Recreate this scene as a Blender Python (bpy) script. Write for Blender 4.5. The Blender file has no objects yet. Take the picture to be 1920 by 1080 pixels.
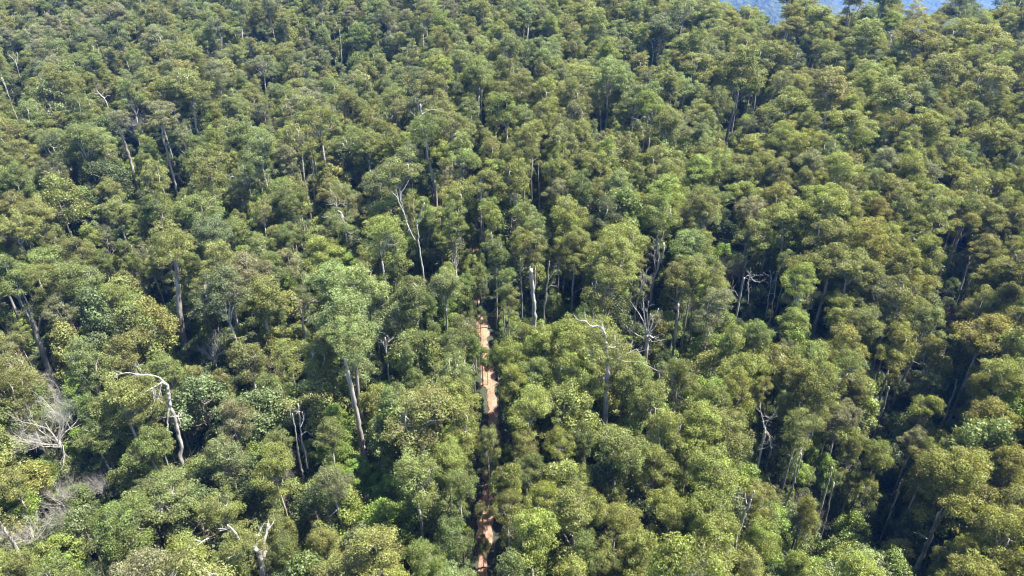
import bpy, math, random
import numpy as np
from mathutils import Vector

SC = bpy.context.scene
COL = SC.collection
R = math.radians
# ------------------------------------------------------------------ camera, sky, sun, exposure
F_PX = 1300.0                      # focal length in pixels of the 1920 wide photograph
PITCH = R(31.6)
cam_d = bpy.data.cameras.new('camera'); cam = bpy.data.objects.new('camera', cam_d); COL.objects.link(cam)
cam_d.sensor_width = 36.0; cam_d.lens = F_PX / 1920 * 36.0
cam_d.clip_start = 0.5; cam_d.clip_end = 40000
cam.location = (0, 0, 0); cam.rotation_euler = (math.pi / 2 - PITCH, 0, 0)
SC.camera = cam
SUN_EL, SUN_AZ = R(64), R(8)      # azimuth measured from +X towards +Y
world = bpy.data.worlds.new('World'); SC.world = world; world.use_nodes = True
wn = world.node_tree; bg = wn.nodes['Background']
sky = wn.nodes.new('ShaderNodeTexSky'); sky.sky_type = 'NISHITA'; sky.sun_disc = False
sky.sun_elevation = SUN_EL; sky.sun_rotation = math.pi / 2 - SUN_AZ
sky.air_density = 1.0; sky.dust_density = 0.6; sky.ozone_density = 1.0
wn.links.new(sky.outputs[0], bg.inputs[0]); bg.inputs[1].default_value = 0.1
sun_d = bpy.data.lights.new('sun', 'SUN'); sun_d.energy = 5.0; sun_d.angle = R(0.55); sun_d.color = (1.0, 0.95, 0.84)
sun = bpy.data.objects.new('sun', sun_d); COL.objects.link(sun)
sdir = Vector((math.cos(SUN_EL) * math.cos(SUN_AZ), math.cos(SUN_EL) * math.sin(SUN_AZ), math.sin(SUN_EL)))
sun.rotation_euler = sdir.to_track_quat('Z', 'Y').to_euler()
SC.view_settings.view_transform = 'Standard'; SC.view_settings.look = 'None'
SC.view_settings.exposure = 2.2; SC.view_settings.gamma = 1.0
SC.cycles.filter_width = 1.15; SC.cycles.volume_bounces = 0; SC.cycles.max_bounces = 6; SC.cycles.diffuse_bounces = 3
SC.cycles.transmission_bounces = 3; SC.cycles.volume_step_rate = 4.0

HAZE = 0.00008
rng = np.random.default_rng(11)
cP, sP = math.cos(PITCH), math.sin(PITCH)

# ------------------------------------------------------------------ projection helpers
def ray(u, v):
    a, b = (u - 960) / F_PX, (540 - v) / F_PX
    return np.array([a, cP + b * sP, -sP + b * cP])

def project(p):
    p = np.atleast_2d(p)
    dep = p[:, 1] * cP - p[:, 2] * sP
    up = p[:, 1] * sP + p[:, 2] * cP
    d = np.maximum(dep, .1)
    return 960 + F_PX * p[:, 0] / d, 540 - F_PX * up / d, dep

def smooth(a, b, x):
    t = np.clip((x - a) / (b - a), 0, 1); return t * t * (3 - 2 * t)

_ph = rng.uniform(0, 6.28, (12, 2)); _kk = rng.uniform(-1, 1, (12, 2))
def wav(x, y, L, n=6):
    s = 0
    for i in range(n):
        k = _kk[i] / (np.hypot(*_kk[i]) + 1e-6) * (6.283 / (L * (0.7 + 0.12 * i)))
        s = s + np.sin(k[0] * x + k[1] * y + _ph[i, 0])
    return s / n

def plane_pt(u, v, z=-98.0):
    d = ray(u, v); t = z / d[2]; return d[0] * t, d[1] * t

GULLIES = []   # (points, depth, sigma)
for pts, dep, sg in ((((640, 230), (470, 400), (330, 520), (270, 610), (120, 740)), 11, 17),
                     (((760, 250), (720, 420), (640, 640), (560, 760), (500, 830), (300, 1000)), 7, 13),
                     (((1500, 230), (1380, 380), (1330, 470), (1450, 640), (1640, 800), (1620, 1060)), 9, 14),
                     (((1860, 400), (1760, 480), (1750, 600), (1720, 740), (1620, 960)), 10, 13)):
    GULLIES.append((np.array([plane_pt(*p) for p in pts]), dep, sg))

def seg_dist(x, y, P):
    best = np.full(np.shape(x), 1e9)
    for i in range(len(P) - 1):
        a, b = P[i], P[i + 1]; ab = b - a; L = ab @ ab
        t = np.clip(((x - a[0]) * ab[0] + (y - a[1]) * ab[1]) / L, 0, 1)
        best = np.minimum(best, np.hypot(x - a[0] - ab[0] * t, y - a[1] - ab[1] * t))
    return best

def crest_y(x):
    return 395 - 75 * smooth(30, 120, x) + 10 * smooth(130, 240, x) + 190 * (1 - smooth(-150, 10, x))

def ground(x, y):
    x = np.asarray(x, float); y = np.asarray(y, float)
    yy = np.minimum(y, 420)
    z = -97 + 0.045 * (yy - 50) + 3.2 * wav(x, y, 110) + 1.3 * wav(y, x, 47)
    z = z + 4 * np.exp(-((x + 4) / 30) ** 2)                       # the spur the track follows
    for P, dep, sg in GULLIES:
        z = z - dep * np.exp(-(seg_dist(x, y, P) / sg) ** 2)
    cy = crest_y(x)
    z = z + 5 * np.exp(-((y - cy + 15) / 60.0) ** 2) * (1 - .7 * smooth(40, 90, x))
    z = z + 2.5 * np.exp(-((x - 140) / 16) ** 2) * smooth(190, 310, y) - (4.6 * smooth(155, 190, x) + 1.2 * smooth(190, 260, x) + 5.5 * np.exp(-((x - 112) / 8) ** 2)) * smooth(190, 310, y)
    over = np.maximum(y - cy, 0)
    z = z - 0.62 * (np.sqrt(over * over + 900) - 30)
    return z

def far_ground(x, y):
    x = np.asarray(x, float); y = np.asarray(y, float)
    base = -780 + 110 * wav(x, y, 1900) + 40 * wav(y, x, 800) + 28 * wav(x, y, 260) + 780 * smooth(6500, 12500, y)
    base = base + 300 * np.exp(-((x - 1250) / 420) ** 2 - ((y - 3300) / 900) ** 2)
    return base

def hit_surface(u, v, hh):
    """where the view ray of a pixel meets the surface hh metres above the ground"""
    d = ray(u, v); t = np.arange(50, 800, 0.5)
    P = d[None, :] * t[:, None]
    below = P[:, 2] < ground(P[:, 0], P[:, 1]) + hh
    i = int(np.argmax(below)) if below.any() else len(t) - 1
    return P[i]

# ------------------------------------------------------------------ materials
def new_mat(name):
    m = bpy.data.materials.new(name); m.use_nodes = True
    nt = m.node_tree; nt.nodes.clear(); return m, nt
def N(nt, t, **kw):
    n = nt.nodes.new(t)
    for k, v in kw.items(): setattr(n, k, v)
    return n

def leaf_mat(name, trans=0.35, spread=0.42, rough=0.6):
    """albedo = the tree's own tint (object property) times a random tone for each leaf spray"""
    m, nt = new_mat(name); L = nt.links.new
    tint = N(nt, 'ShaderNodeAttribute', attribute_type='INSTANCER', attribute_name='tint')
    tone = N(nt, 'ShaderNodeAttribute', attribute_type='GEOMETRY', attribute_name='tone')
    mr = N(nt, 'ShaderNodeMapRange'); mr.inputs['To Min'].default_value = 1 - spread; mr.inputs['To Max'].default_value = 1 + spread
    L(tone.outputs['Fac'], mr.inputs['Value'])
    mul = N(nt, 'ShaderNodeVectorMath', operation='SCALE'); L(tint.outputs['Color'], mul.inputs[0]); L(mr.outputs[0], mul.inputs['Scale'])
    # leaf sprays with a low tone lean brown / grey, high tone lean yellow green
    hs = N(nt, 'ShaderNodeHueSaturation'); L(mul.outputs[0], hs.inputs['Color'])
    hr = N(nt, 'ShaderNodeMapRange'); hr.inputs['To Min'].default_value = 0.48; hr.inputs['To Max'].default_value = 0.515
    L(tone.outputs['Fac'], hr.inputs['Value']); L(hr.outputs[0], hs.inputs['Hue'])
    pb = N(nt, 'ShaderNodeBsdfPrincipled'); pb.inputs['Roughness'].default_value = rough
    pb.inputs['Specular IOR Level'].default_value = 0.35
    L(hs.outputs[0], pb.inputs['Base Color'])
    tr = N(nt, 'ShaderNodeBsdfTranslucent')
    tm = N(nt, 'ShaderNodeMix', data_type='RGBA', blend_type='MULTIPLY'); tm.inputs[0].default_value = 1.0
    tm.inputs[7].default_value = (1.2, 1.15, 0.6, 1); L(hs.outputs[0], tm.inputs[6]); L(tm.outputs[2], tr.inputs['Color'])
    mx = N(nt, 'ShaderNodeMixShader'); mx.inputs[0].default_value = trans
    L(pb.outputs[0], mx.inputs[1]); L(tr.outputs[0], mx.inputs[2])
    out = N(nt, 'ShaderNodeOutputMaterial'); L(mx.outputs[0], out.inputs['Surface'])
    return m

def bark_mat(name, c1, c2, scale=1.2):
    m, nt = new_mat(name); L = nt.links.new
    tc = N(nt, 'ShaderNodeTexCoord'); mp = N(nt, 'ShaderNodeMapping'); mp.inputs['Scale'].default_value = (1, 1, 0.18)
    nz = N(nt, 'ShaderNodeTexNoise'); nz.inputs['Scale'].default_value = scale; nz.inputs['Detail'].default_value = 6
    L(tc.outputs['Object'], mp.inputs[0]); L(mp.outputs[0], nz.inputs['Vector'])
    cr = N(nt, 'ShaderNodeValToRGB'); cr.color_ramp.elements[0].position = 0.38; cr.color_ramp.elements[1].position = 0.62
    cr.color_ramp.elements[0].color = (*c2, 1); cr.color_ramp.elements[1].color = (*c1, 1)
    L(nz.outputs['Fac'], cr.inputs[0])
    pb = N(nt, 'ShaderNodeBsdfPrincipled'); pb.inputs['Roughness'].default_value = 0.8; L(cr.outputs[0], pb.inputs['Base Color'])
    bp = N(nt, 'ShaderNodeBump'); bp.inputs['Strength'].default_value = 0.4; bp.inputs['Distance'].default_value = 0.08
    L(nz.outputs['Fac'], bp.inputs['Height']); L(bp.outputs[0], pb.inputs['Normal'])
    out = N(nt, 'ShaderNodeOutputMaterial'); L(pb.outputs[0], out.inputs['Surface'])
    return m

M_GUM = leaf_mat('gum_leaves', 0.46, 0.5)
M_RAIN = leaf_mat('rainforest_leaves', 0.38, 0.34, 0.5)
M_BUSH = leaf_mat('bush_leaves', 0.32, 0.5)
M_BARK = bark_mat('gum_bark', (0.36, 0.33, 0.29), (0.15, 0.125, 0.105))
M_DARKBARK = bark_mat('rainforest_bark', (0.14, 0.12, 0.095), (0.07, 0.055, 0.04))
M_DEAD = bark_mat('bleached_wood', (0.46, 0.43, 0.40), (0.22, 0.20, 0.185), 2.0)
M_TWIG = bark_mat('grey_twigs', (0.38, 0.36, 0.32), (0.26, 0.24, 0.21), 3.0)
M_BROWNDEAD = bark_mat('brown_dead_twigs', (0.22, 0.18, 0.14), (0.13, 0.10, 0.08), 3.0)

def ground_mat():
    m, nt = new_mat('leaf_litter_ground'); L = nt.links.new
    g = N(nt, 'ShaderNodeNewGeometry'); nz = N(nt, 'ShaderNodeTexNoise'); nz.inputs['Scale'].default_value = 0.6; nz.inputs['Detail'].default_value = 9
    L(g.outputs['Position'], nz.inputs['Vector'])
    cr = N(nt, 'ShaderNodeValToRGB')
    cr.color_ramp.elements[0].position = .35; cr.color_ramp.elements[0].color = (0.010, 0.016, 0.006, 1)
    cr.color_ramp.elements[1].position = .68; cr.color_ramp.elements[1].color = (0.030, 0.034, 0.015, 1)
    L(nz.outputs['Fac'], cr.inputs[0])
    pb = N(nt, 'ShaderNodeBsdfPrincipled'); pb.inputs['Roughness'].default_value = 0.9; L(cr.outputs[0], pb.inputs['Base Color'])
    bp = N(nt, 'ShaderNodeBump'); bp.inputs['Distance'].default_value = 0.6; L(nz.outputs['Fac'], bp.inputs['Height']); L(bp.outputs[0], pb.inputs['Normal'])
    out = N(nt, 'ShaderNodeOutputMaterial'); L(pb.outputs[0], out.inputs['Surface'])
    return m

def track_mat():
    m, nt = new_mat('red_clay_track'); L = nt.links.new
    g = N(nt, 'ShaderNodeNewGeometry')
    nz = N(nt, 'ShaderNodeTexNoise'); nz.inputs['Scale'].default_value = 0.75; nz.inputs['Detail'].default_value = 10; nz.inputs['Roughness'].default_value = .75
    L(g.outputs['Position'], nz.inputs['Vector'])
    cr = N(nt, 'ShaderNodeValToRGB')
    e = cr.color_ramp.elements
    e[0].position = .36; e[0].color = (0.085, 0.052, 0.036, 1)
    e[1].position = .62; e[1].color = (0.27, 0.17, 0.115, 1)
    k = e.new(.48); k.color = (0.20, 0.105, 0.065, 1)
    L(nz.outputs['Fac'], cr.inputs[0])
    pb = N(nt, 'ShaderNodeBsdfPrincipled'); pb.inputs['Roughness'].default_value = 0.95; L(cr.outputs[0], pb.inputs['Base Color'])
    bp = N(nt, 'ShaderNodeBump'); bp.inputs['Distance'].default_value = 0.35; L(nz.outputs['Fac'], bp.inputs['Height']); L(bp.outputs[0], pb.inputs['Normal'])
    out = N(nt, 'ShaderNodeOutputMaterial'); L(pb.outputs[0], out.inputs['Surface'])
    return m

def hills_mat():
    m, nt = new_mat('far_forest'); L = nt.links.new
    g = N(nt, 'ShaderNodeNewGeometry')
    vo = N(nt, 'ShaderNodeTexVoronoi'); vo.inputs['Scale'].default_value = 0.055
    nz = N(nt, 'ShaderNodeTexNoise'); nz.inputs['Scale'].default_value = 0.016; nz.inputs['Detail'].default_value = 10; nz.inputs['Roughness'].default_value = .78
    L(g.outputs['Position'], vo.inputs['Vector']); L(g.outputs['Position'], nz.inputs['Vector'])
    cr = N(nt, 'ShaderNodeValToRGB'); e = cr.color_ramp.elements
    e[0].position = .42; e[0].color = (0.008, 0.013, 0.006, 1); e[1].position = .64; e[1].color = (0.055, 0.068, 0.03, 1)
    L(nz.outputs['Fac'], cr.inputs[0])
    pb = N(nt, 'ShaderNodeBsdfPrincipled'); pb.inputs['Roughness'].default_value = 0.9; L(cr.outputs[0], pb.inputs['Base Color'])
    bp = N(nt, 'ShaderNodeBump'); bp.inputs['Distance'].default_value = 7; bp.inputs['Strength'].default_value = 1; bp.invert = True
    L(vo.outputs['Distance'], bp.inputs['Height']); L(bp.outputs[0], pb.inputs['Normal'])
    out = N(nt, 'ShaderNodeOutputMaterial'); L(pb.outputs[0], out.inputs['Surface'])
    return m

# ------------------------------------------------------------------ mesh helpers
class MB:
    def __init__(s): s.v = []; s.f = []; s.tone = []; s.mi = []; s.n = 0
    def add(s, v, f, tone=0.5, mi=0):
        v = np.asarray(v, np.float32).reshape(-1, 3)
        s.v.append(v)
        for q in f: s.f.append(tuple(int(i) + s.n for i in q)); s.mi.append(mi); s.tone.append(tone)
        s.n += len(v)
    def tube(s, pts, rad, sides=6, tone=.5, cap=True, mi=0):
        pts = np.asarray(pts, float); n = len(pts)
        rad = np.broadcast_to(np.asarray(rad, float), (n,))
        tan = np.gradient(pts, axis=0); tan /= np.linalg.norm(tan, axis=1)[:, None] + 1e-9
        ref = np.array([1., 0, 0]) if abs(tan[0][0]) < .9 else np.array([0, 1., 0])
        ang = np.linspace(0, 2 * np.pi, sides, endpoint=False)
        V = []
        for i in range(n):
            a = np.cross(tan[i], ref); a /= np.linalg.norm(a) + 1e-9; b = np.cross(tan[i], a)
            V.append(pts[i] + rad[i] * (np.cos(ang)[:, None] * a + np.sin(ang)[:, None] * b))
        F = [(i * sides + k, i * sides + (k + 1) % sides, (i + 1) * sides + (k + 1) % sides, (i + 1) * sides + k) for i in range(n - 1) for k in range(sides)]
        if cap and sides > 3: F.append(tuple(range((n - 1) * sides, n * sides)))
        s.add(np.concatenate(V), F, tone, mi)
    def mesh(s, name, mats, quads=None, smooth_sh=False):
        me = bpy.data.meshes.new(name)
        v = np.concatenate(s.v) if s.v else np.zeros((0, 3), np.float32)
        f = s.f; tone = np.array(s.tone, np.float32); mi = np.array(s.mi, np.int32)
        ls = np.array([len(q) for q in f], np.int32); li = np.array([i for q in f for i in q], np.int32)
        if quads is not None:
            qv, qt, qm = quads; m = len(qv) // 4
            li = np.concatenate([li, np.arange(len(v), len(v) + 4 * m, dtype=np.int32)]); ls = np.concatenate([ls, np.full(m, 4, np.int32)])
            v = np.concatenate([v, qv]); tone = np.concatenate([tone, qt]); mi = np.concatenate([mi, np.full(m, qm, np.int32)])
        me.vertices.add(len(v)); me.vertices.foreach_set('co', v.astype(np.float32).ravel())
        me.loops.add(len(li)); me.loops.foreach_set('vertex_index', li)
        me.polygons.add(len(ls)); me.polygons.foreach_set('loop_start', np.concatenate([[0], np.cumsum(ls)[:-1]]).astype(np.int32))
        me.polygons.foreach_set('loop_total', ls); me.polygons.foreach_set('material_index', mi)
        if smooth_sh: me.polygons.foreach_set('use_smooth', np.ones(len(ls), bool))
        at = me.attributes.new('tone', 'FLOAT', 'FACE'); at.data.foreach_set('value', tone)
        me.update(calc_edges=True)
        for m_ in mats: me.materials.append(m_)
        return me

def unit(v): return v / (np.linalg.norm(v, axis=-1, keepdims=True) + 1e-9)
def rdir(n, zmin=-1.0):
    z = rng.uniform(zmin, 1, n); t = rng.uniform(0, 2 * np.pi, n); r = np.sqrt(np.maximum(1 - z * z, 0))
    return np.stack([r * np.cos(t), r * np.sin(t), z], 1)

def leaves(cent, nrm, size, asp=0.5):
    """one small rhombic spray of leaves for each centre"""
    n = len(cent); nrm = unit(nrm)
    a = unit(np.cross(nrm, rng.normal(size=(n, 3)))); b = np.cross(nrm, a)
    s = size * rng.uniform(.65, 1.35, (n, 1)); w = s * asp
    q = np.stack([cent - a * s, cent - b * w + nrm * s * .1, cent + a * s, cent + b * w + nrm * s * .1], 1)
    return q.reshape(-1, 3).astype(np.float32)

def clump_leaves(centres, radii, per_area, size, flat=0.7, zmin=-0.35, asp=.5, clump_tone=.2, leaf_tone=.28, wob=.65, hang=0.0, halo=0.0):
    Q, T = [], []
    for c, r in zip(centres, radii):
        n = max(8, int(per_area * r * r)); d = rdir(n, zmin)
        k = rng.uniform(.62, 1.06, (n, 1)) ** .7
        if halo: k = np.where(rng.random((n, 1)) < halo, rng.uniform(1.0, 1.45, (n, 1)), k)
        lob = 1 + .16 * np.sin(4 * np.arctan2(d[:, 1], d[:, 0]) + rng.uniform(0, 6))[:, None] * np.sin(3 * d[:, 2:3] + rng.uniform(0, 6))
        p = c + d * k * r * lob * np.array([1, 1, flat])
        if hang: p[:, 2] -= hang * rng.random(n) ** 2
        Q.append(leaves(p, d * np.array([1, 1, 1.3]) + rng.normal(size=(n, 3)) * wob, size, asp))
        T.append(np.clip(.5 + rng.normal() * clump_tone + rng.normal(size=n) * leaf_tone, 0, 1))
    return np.concatenate(Q), np.concatenate(T).astype(np.float32)

def bend(p0, p1, n=5, amp=.08):
    p0, p1 = np.asarray(p0, float), np.asarray(p1, float); t = np.linspace(0, 1, n)[:, None]
    L = np.linalg.norm(p1 - p0); off = rng.normal(size=(n, 3)) * amp * L; off[0] = 0; off[-1] = 0
    sag = np.array([0, 0, 1.]) * np.sin(t * np.pi) * (-.06 * L)
    return p0 + (p1 - p0) * t + off * .5 + sag

# ------------------------------------------------------------------ tree kinds (heights in metres, scaled per tree)
def gum_variant(i, rx=4.5, rz=3.4, H=28, K=27, zc=None, sparse=1.0, low=7, rmin=.55, rmax=1.15):
    zc = H - rz * .95 if zc is None else zc
    nl = int(rng.integers(4, 7)); t0 = rng.uniform(0, 6.28); lobes = []
    for q in range(nl):                                                 # each main limb carries its own head of foliage
        t = t0 + q * 2 * np.pi / nl + rng.normal() * .35; rr = rx * rng.uniform(.3, .62); lobes.append((math.cos(t) * rr, math.sin(t) * rr, zc + rz * rng.uniform(-.62, .35), rng.uniform(.36, .56)))
    lobes.append((rng.normal() * .5, rng.normal() * .5, zc + rz * .35, .55))
    wts = np.array([l[3] ** 2 for l in lobes]); which = rng.choice(len(lobes), K, p=wts / wts.sum()); LB = np.array(lobes)[which]
    d = rdir(K, -0.55); k = rng.uniform(.55, 1.08, K)
    c = LB[:, :3] + d * (k * LB[:, 3])[:, None] * np.array([rx, rx, rz * .95])
    c[:, 2] = np.minimum(c[:, 2], zc + rz * .95)
    r = rng.uniform(rmin, rmax, K)
    if low:                                                             # lower tufts on the trunk
        lo = np.stack([rng.normal(size=low) * 1.6, rng.normal(size=low) * 1.6, rng.uniform(zc - rz - 5, zc - rz * .6, low)], 1)
        c = np.concatenate([c, lo]); r = np.concatenate([r, rng.uniform(.7, 1.2, low)])
    tk = MB(); jx, jy = rng.normal(size=2) * .5
    fork = np.array([jx, jy, zc - rz * rng.uniform(.9, 1.3)])
    tk.tube([(0, 0, -4), (0, 0, 0), (jx * .2, jy * .3, H * .25), (jx * .6 + rng.normal() * .2, jy * .5 + rng.normal() * .2, H * .45), fork],
            [.46, .36, .27, .23, .18], 7)
    ends = []
    nb = rng.integers(4, 7)
    for b in range(nb):
        t = 2 * np.pi * b / nb + rng.normal() * .3; rr = rx * rng.uniform(.35, .6)
        e = np.array([math.cos(t) * rr, math.sin(t) * rr, zc + rz * rng.uniform(-.1, .5)])
        P = bend(fork, e, 5, .1); tk.tube(P, np.linspace(.19, .07, 5), 5); ends += [P[2], P[3], P[4]]
    ends.append(np.array([jx, jy, zc + rz * .3])); tk.tube(bend(fork, ends[-1], 4, .05), np.linspace(.22, .07, 4), 5)
    E = np.array(ends)
    for cc in c:
        src = E[np.argmin(np.linalg.norm(E - cc, axis=1) + .6 * np.maximum(E[:, 2] - cc[2], 0))] if cc[2] > zc - rz else np.array([jx * .5, jy * .5, cc[2] - .8])
        tk.tube(bend(src, cc + np.array([0, 0, .2]), 4, .1), np.linspace(.07, .03, 4), 3, cap=False)
    q = clump_leaves(c, r, 215 * sparse, .135, flat=.66, zmin=-.35, wob=.62, halo=.14)
    return tk.mesh('gum_trunk_mesh', [M_BARK], smooth_sh=True), MB().mesh('gum_crown_mesh', [M_GUM], quads=(q[0], q[1], 0)), dict(H=H, rx=rx, zc=zc, rz=rz)

def rain_variant(i, rx=3.7, rz=4.2, H=15, K=56, fine=.145):
    zc = H - rz
    d = rdir(K, -0.8)
    k = rng.uniform(.6, .86, K)
    ph = rng.uniform(0, 6.28); lob = 1 + .18 * np.sin(2 * np.arctan2(d[:, 1], d[:, 0]) + ph)
    taper = np.clip(1.05 - .25 * d[:, 2], .6, 1.2)
    c = np.stack([rx * k * lob * taper * d[:, 0], rx * k * lob * taper * d[:, 1], zc + rz * rng.uniform(.7, .92, K) * d[:, 2]], 1)
    r = rng.uniform(.5, 1.1, K)
    tk = MB(); tk.tube([(0, 0, -4), (0, 0, 0), (rng.normal() * .2, rng.normal() * .2, H * .4), (0, 0, zc + rz * .4)], [.34, .28, .2, .08], 6)
    for cc in c[::2]:
        z0 = max(1.5, min(cc[2] - 1.2, zc + rz * .3)); tk.tube(bend((0, 0, z0), cc, 4, .1), np.linspace(.09, .03, 4), 3, cap=False)
    q = clump_leaves(c, r, 230, fine, flat=.72, zmin=-.6, asp=.6, clump_tone=.26, leaf_tone=.22, wob=.75, hang=.5, halo=.1)
    return tk.mesh('rainforest_trunk_mesh', [M_DARKBARK], smooth_sh=True), MB().mesh('rainforest_crown_mesh', [M_RAIN], quads=(q[0], q[1], 0)), dict(H=H, rx=rx, zc=zc, rz=rz)

def bush_variant(i, rx=2.8, H=3.4, K=16):
    d = rdir(K, 0.0)
    c = np.stack([rx * .75 * d[:, 0], rx * .75 * d[:, 1], H * .62 * d[:, 2] * rng.uniform(.6, 1, K) + .3], 1)
    q = clump_leaves(c, rng.uniform(.7, 1.25, K), 100, .17, flat=.8, zmin=-.2, asp=.55, clump_tone=.28, wob=.8)
    mb = MB()
    for cc in c[:6]: mb.tube(bend((0, 0, -1.5), cc, 3, .1), [.06, .04, .02], 3, cap=False, mi=1)
    return mb.mesh('bush_mesh', [M_BUSH, M_DARKBARK], quads=(q[0], q[1], 0))

def twiggy(mb, p, d, L, r, depth, spread=.5, up=.15, mi=0):
    """fine dry branching"""
    n = 4; P = [np.array(p, float)]; dd = unit(np.array(d, float))
    for k in range(n - 1):
        dd = unit(dd + rng.normal(size=3) * .13 + np.array([0, 0, up * .3])); P.append(P[-1] + dd * L / (n - 1))
    mb.tube(P, np.linspace(r, r * .55, n), 5 if r > .08 else 3, cap=False, mi=mi)
    if depth <= 0: return
    for b in range(rng.integers(2, 5)):
        q = P[rng.integers(1, n)]; nd = unit(dd + rng.normal(size=3) * spread + np.array([0, 0, up]))
        twiggy(mb, q, nd, L * rng.uniform(.55, .8), r * .55, depth - 1, spread, up, mi)

def bare_variant(i, H=20, rx=4, depth=5, mat=None, trunk=True, spread=.5):
    tk, cr = MB(), MB(); top = np.array([rng.normal() * .6, rng.normal() * .6, H * .55])
    tk.tube([(0, 0, -4), (0, 0, 0), top * .5, top], [.4, .34, .26, .2], 7)
    for b in range(13):
        t = b * .5 + rng.normal() * .2
        twiggy(cr, top + np.array([0, 0, -.3 * b * .5]), (math.cos(t) * .75, math.sin(t) * .75, 1.0), H * .2, .085, depth, spread, .2)
    return tk.mesh('bare_trunk_mesh', [mat or M_DEAD], smooth_sh=True), cr.mesh('bare_crown_mesh', [mat or M_TWIG]), dict(H=H, rx=rx, zc=H * .75, rz=H * .25)

def fern_variant():
    tk, cr = MB(), MB(); tk.tube([(0, 0, -1.5), (0, 0, 0), (.1, 0, 4.2)], [.2, .17, .13], 7)
    Q, T = [], []
    for k in range(16):
        t = k * 2 * np.pi / 16 + rng.normal() * .06; el = rng.uniform(.15, .5); L = rng.uniform(2.0, 2.7)
        h = np.array([math.cos(t), math.sin(t), 0]); side = np.array([-math.sin(t), math.cos(t), 0])
        s = np.linspace(0, 1, 9); P = np.array([.1, 0, 4.2]) + h * (L * s)[:, None] + np.array([0, 0, 1.]) * (L * (el * s - .62 * s * s))[:, None]
        cr.tube(P, np.linspace(.04, .012, 9), 3, cap=False)
        for j in range(1, 9):
            w = .42 * math.sin(math.pi * (j / 9) ** .7) + .08
            for sd in (-1, 1):
                for q in range(2):
                    o = P[j] - h * .13 * q; tip = o + side * sd * w + h * .14 - np.array([0, 0, .05])
                    Q.append(np.array([o - h * .04, tip - h * .03, tip + h * .03, o + h * .05])); T.append(.5 + rng.normal() * .12)
    return tk.mesh('fern_trunk_mesh', [M_DARKBARK], smooth_sh=True), cr.mesh('fern_fronds_mesh', [M_BUSH], quads=(np.concatenate(Q).astype(np.float32), np.clip(np.array(T, np.float32), 0, 1), 0)), dict(H=5, rx=2.4, zc=4, rz=.8)

VAR = {'gum': [], 'rain': [], 'bare': []}
for i in range(8): VAR['gum'].append(gum_variant(i, rx=rng.uniform(4.1, 4.8), rz=rng.uniform(4.2, 5.6), K=int(rng.integers(92, 116))))
for i in range(3): VAR['gum'].append(gum_variant(i, rx=3.7, rz=7.5, K=105, rmin=.5, rmax=1.05, low=2))               # tall narrow crowns
for i in range(3): VAR['gum'].append(gum_variant(i, rx=5.0, rz=4.4, K=74, sparse=.85, low=6, rmin=.5, rmax=1.1))    # open crowns
for i in range(6): VAR['rain'].append(rain_variant(i, rx=rng.uniform(3.4, 4.2), rz=rng.uniform(3.6, 5.0)))
for i in range(2): VAR['rain'].append(rain_variant(i, rx=2.7, rz=6.6, K=70))                                          # vine hung columns
for i in range(3): VAR['bare'].append(bare_variant(i))
VAR['bare'].append(bare_variant(3, mat=M_BROWNDEAD, depth=5))
BUSH = [bush_variant(i) for i in range(6)]
FERN = fern_variant()

# ------------------------------------------------------------------ tones: the leaf colour of each kind of tree
TONE = {  # linear base colours
    'ol': (.182, .182, .060), 'yg': (.190, .204, .054), 'gr': (.145, .168, .055), 'lg': (.186, .208, .082), 'gg': (.138, .152, .072), 'dk': (.066, .082, .033),
    'br': (.180, .170, .092), 'bd': (.145, .124, .078), 'go': (.190, .184, .046), 'bg': (.160, .206, .044), 'gy': (.188, .182, .108)}
TONE = {k: (a * .99, b * 1.05, c * .94) for k, (a, b, c) in TONE.items()}
TWORD = {'ol': 'olive', 'yg': 'yellow green', 'gr': 'mid green', 'lg': 'pale green', 'gg': 'grey green', 'dk': 'dark green',
         'br': 'brownish', 'bd': 'rusty brown', 'go': 'golden olive', 'bg': 'bright green', 'gy': 'greyish'}

def H(s):
    out = []
    for line in s.split(';'):
        p = line.split()
        if len(p) >= 5: out.append((float(p[0]), float(p[1]), float(p[2]), p[3], p[4]))
    return out
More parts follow.
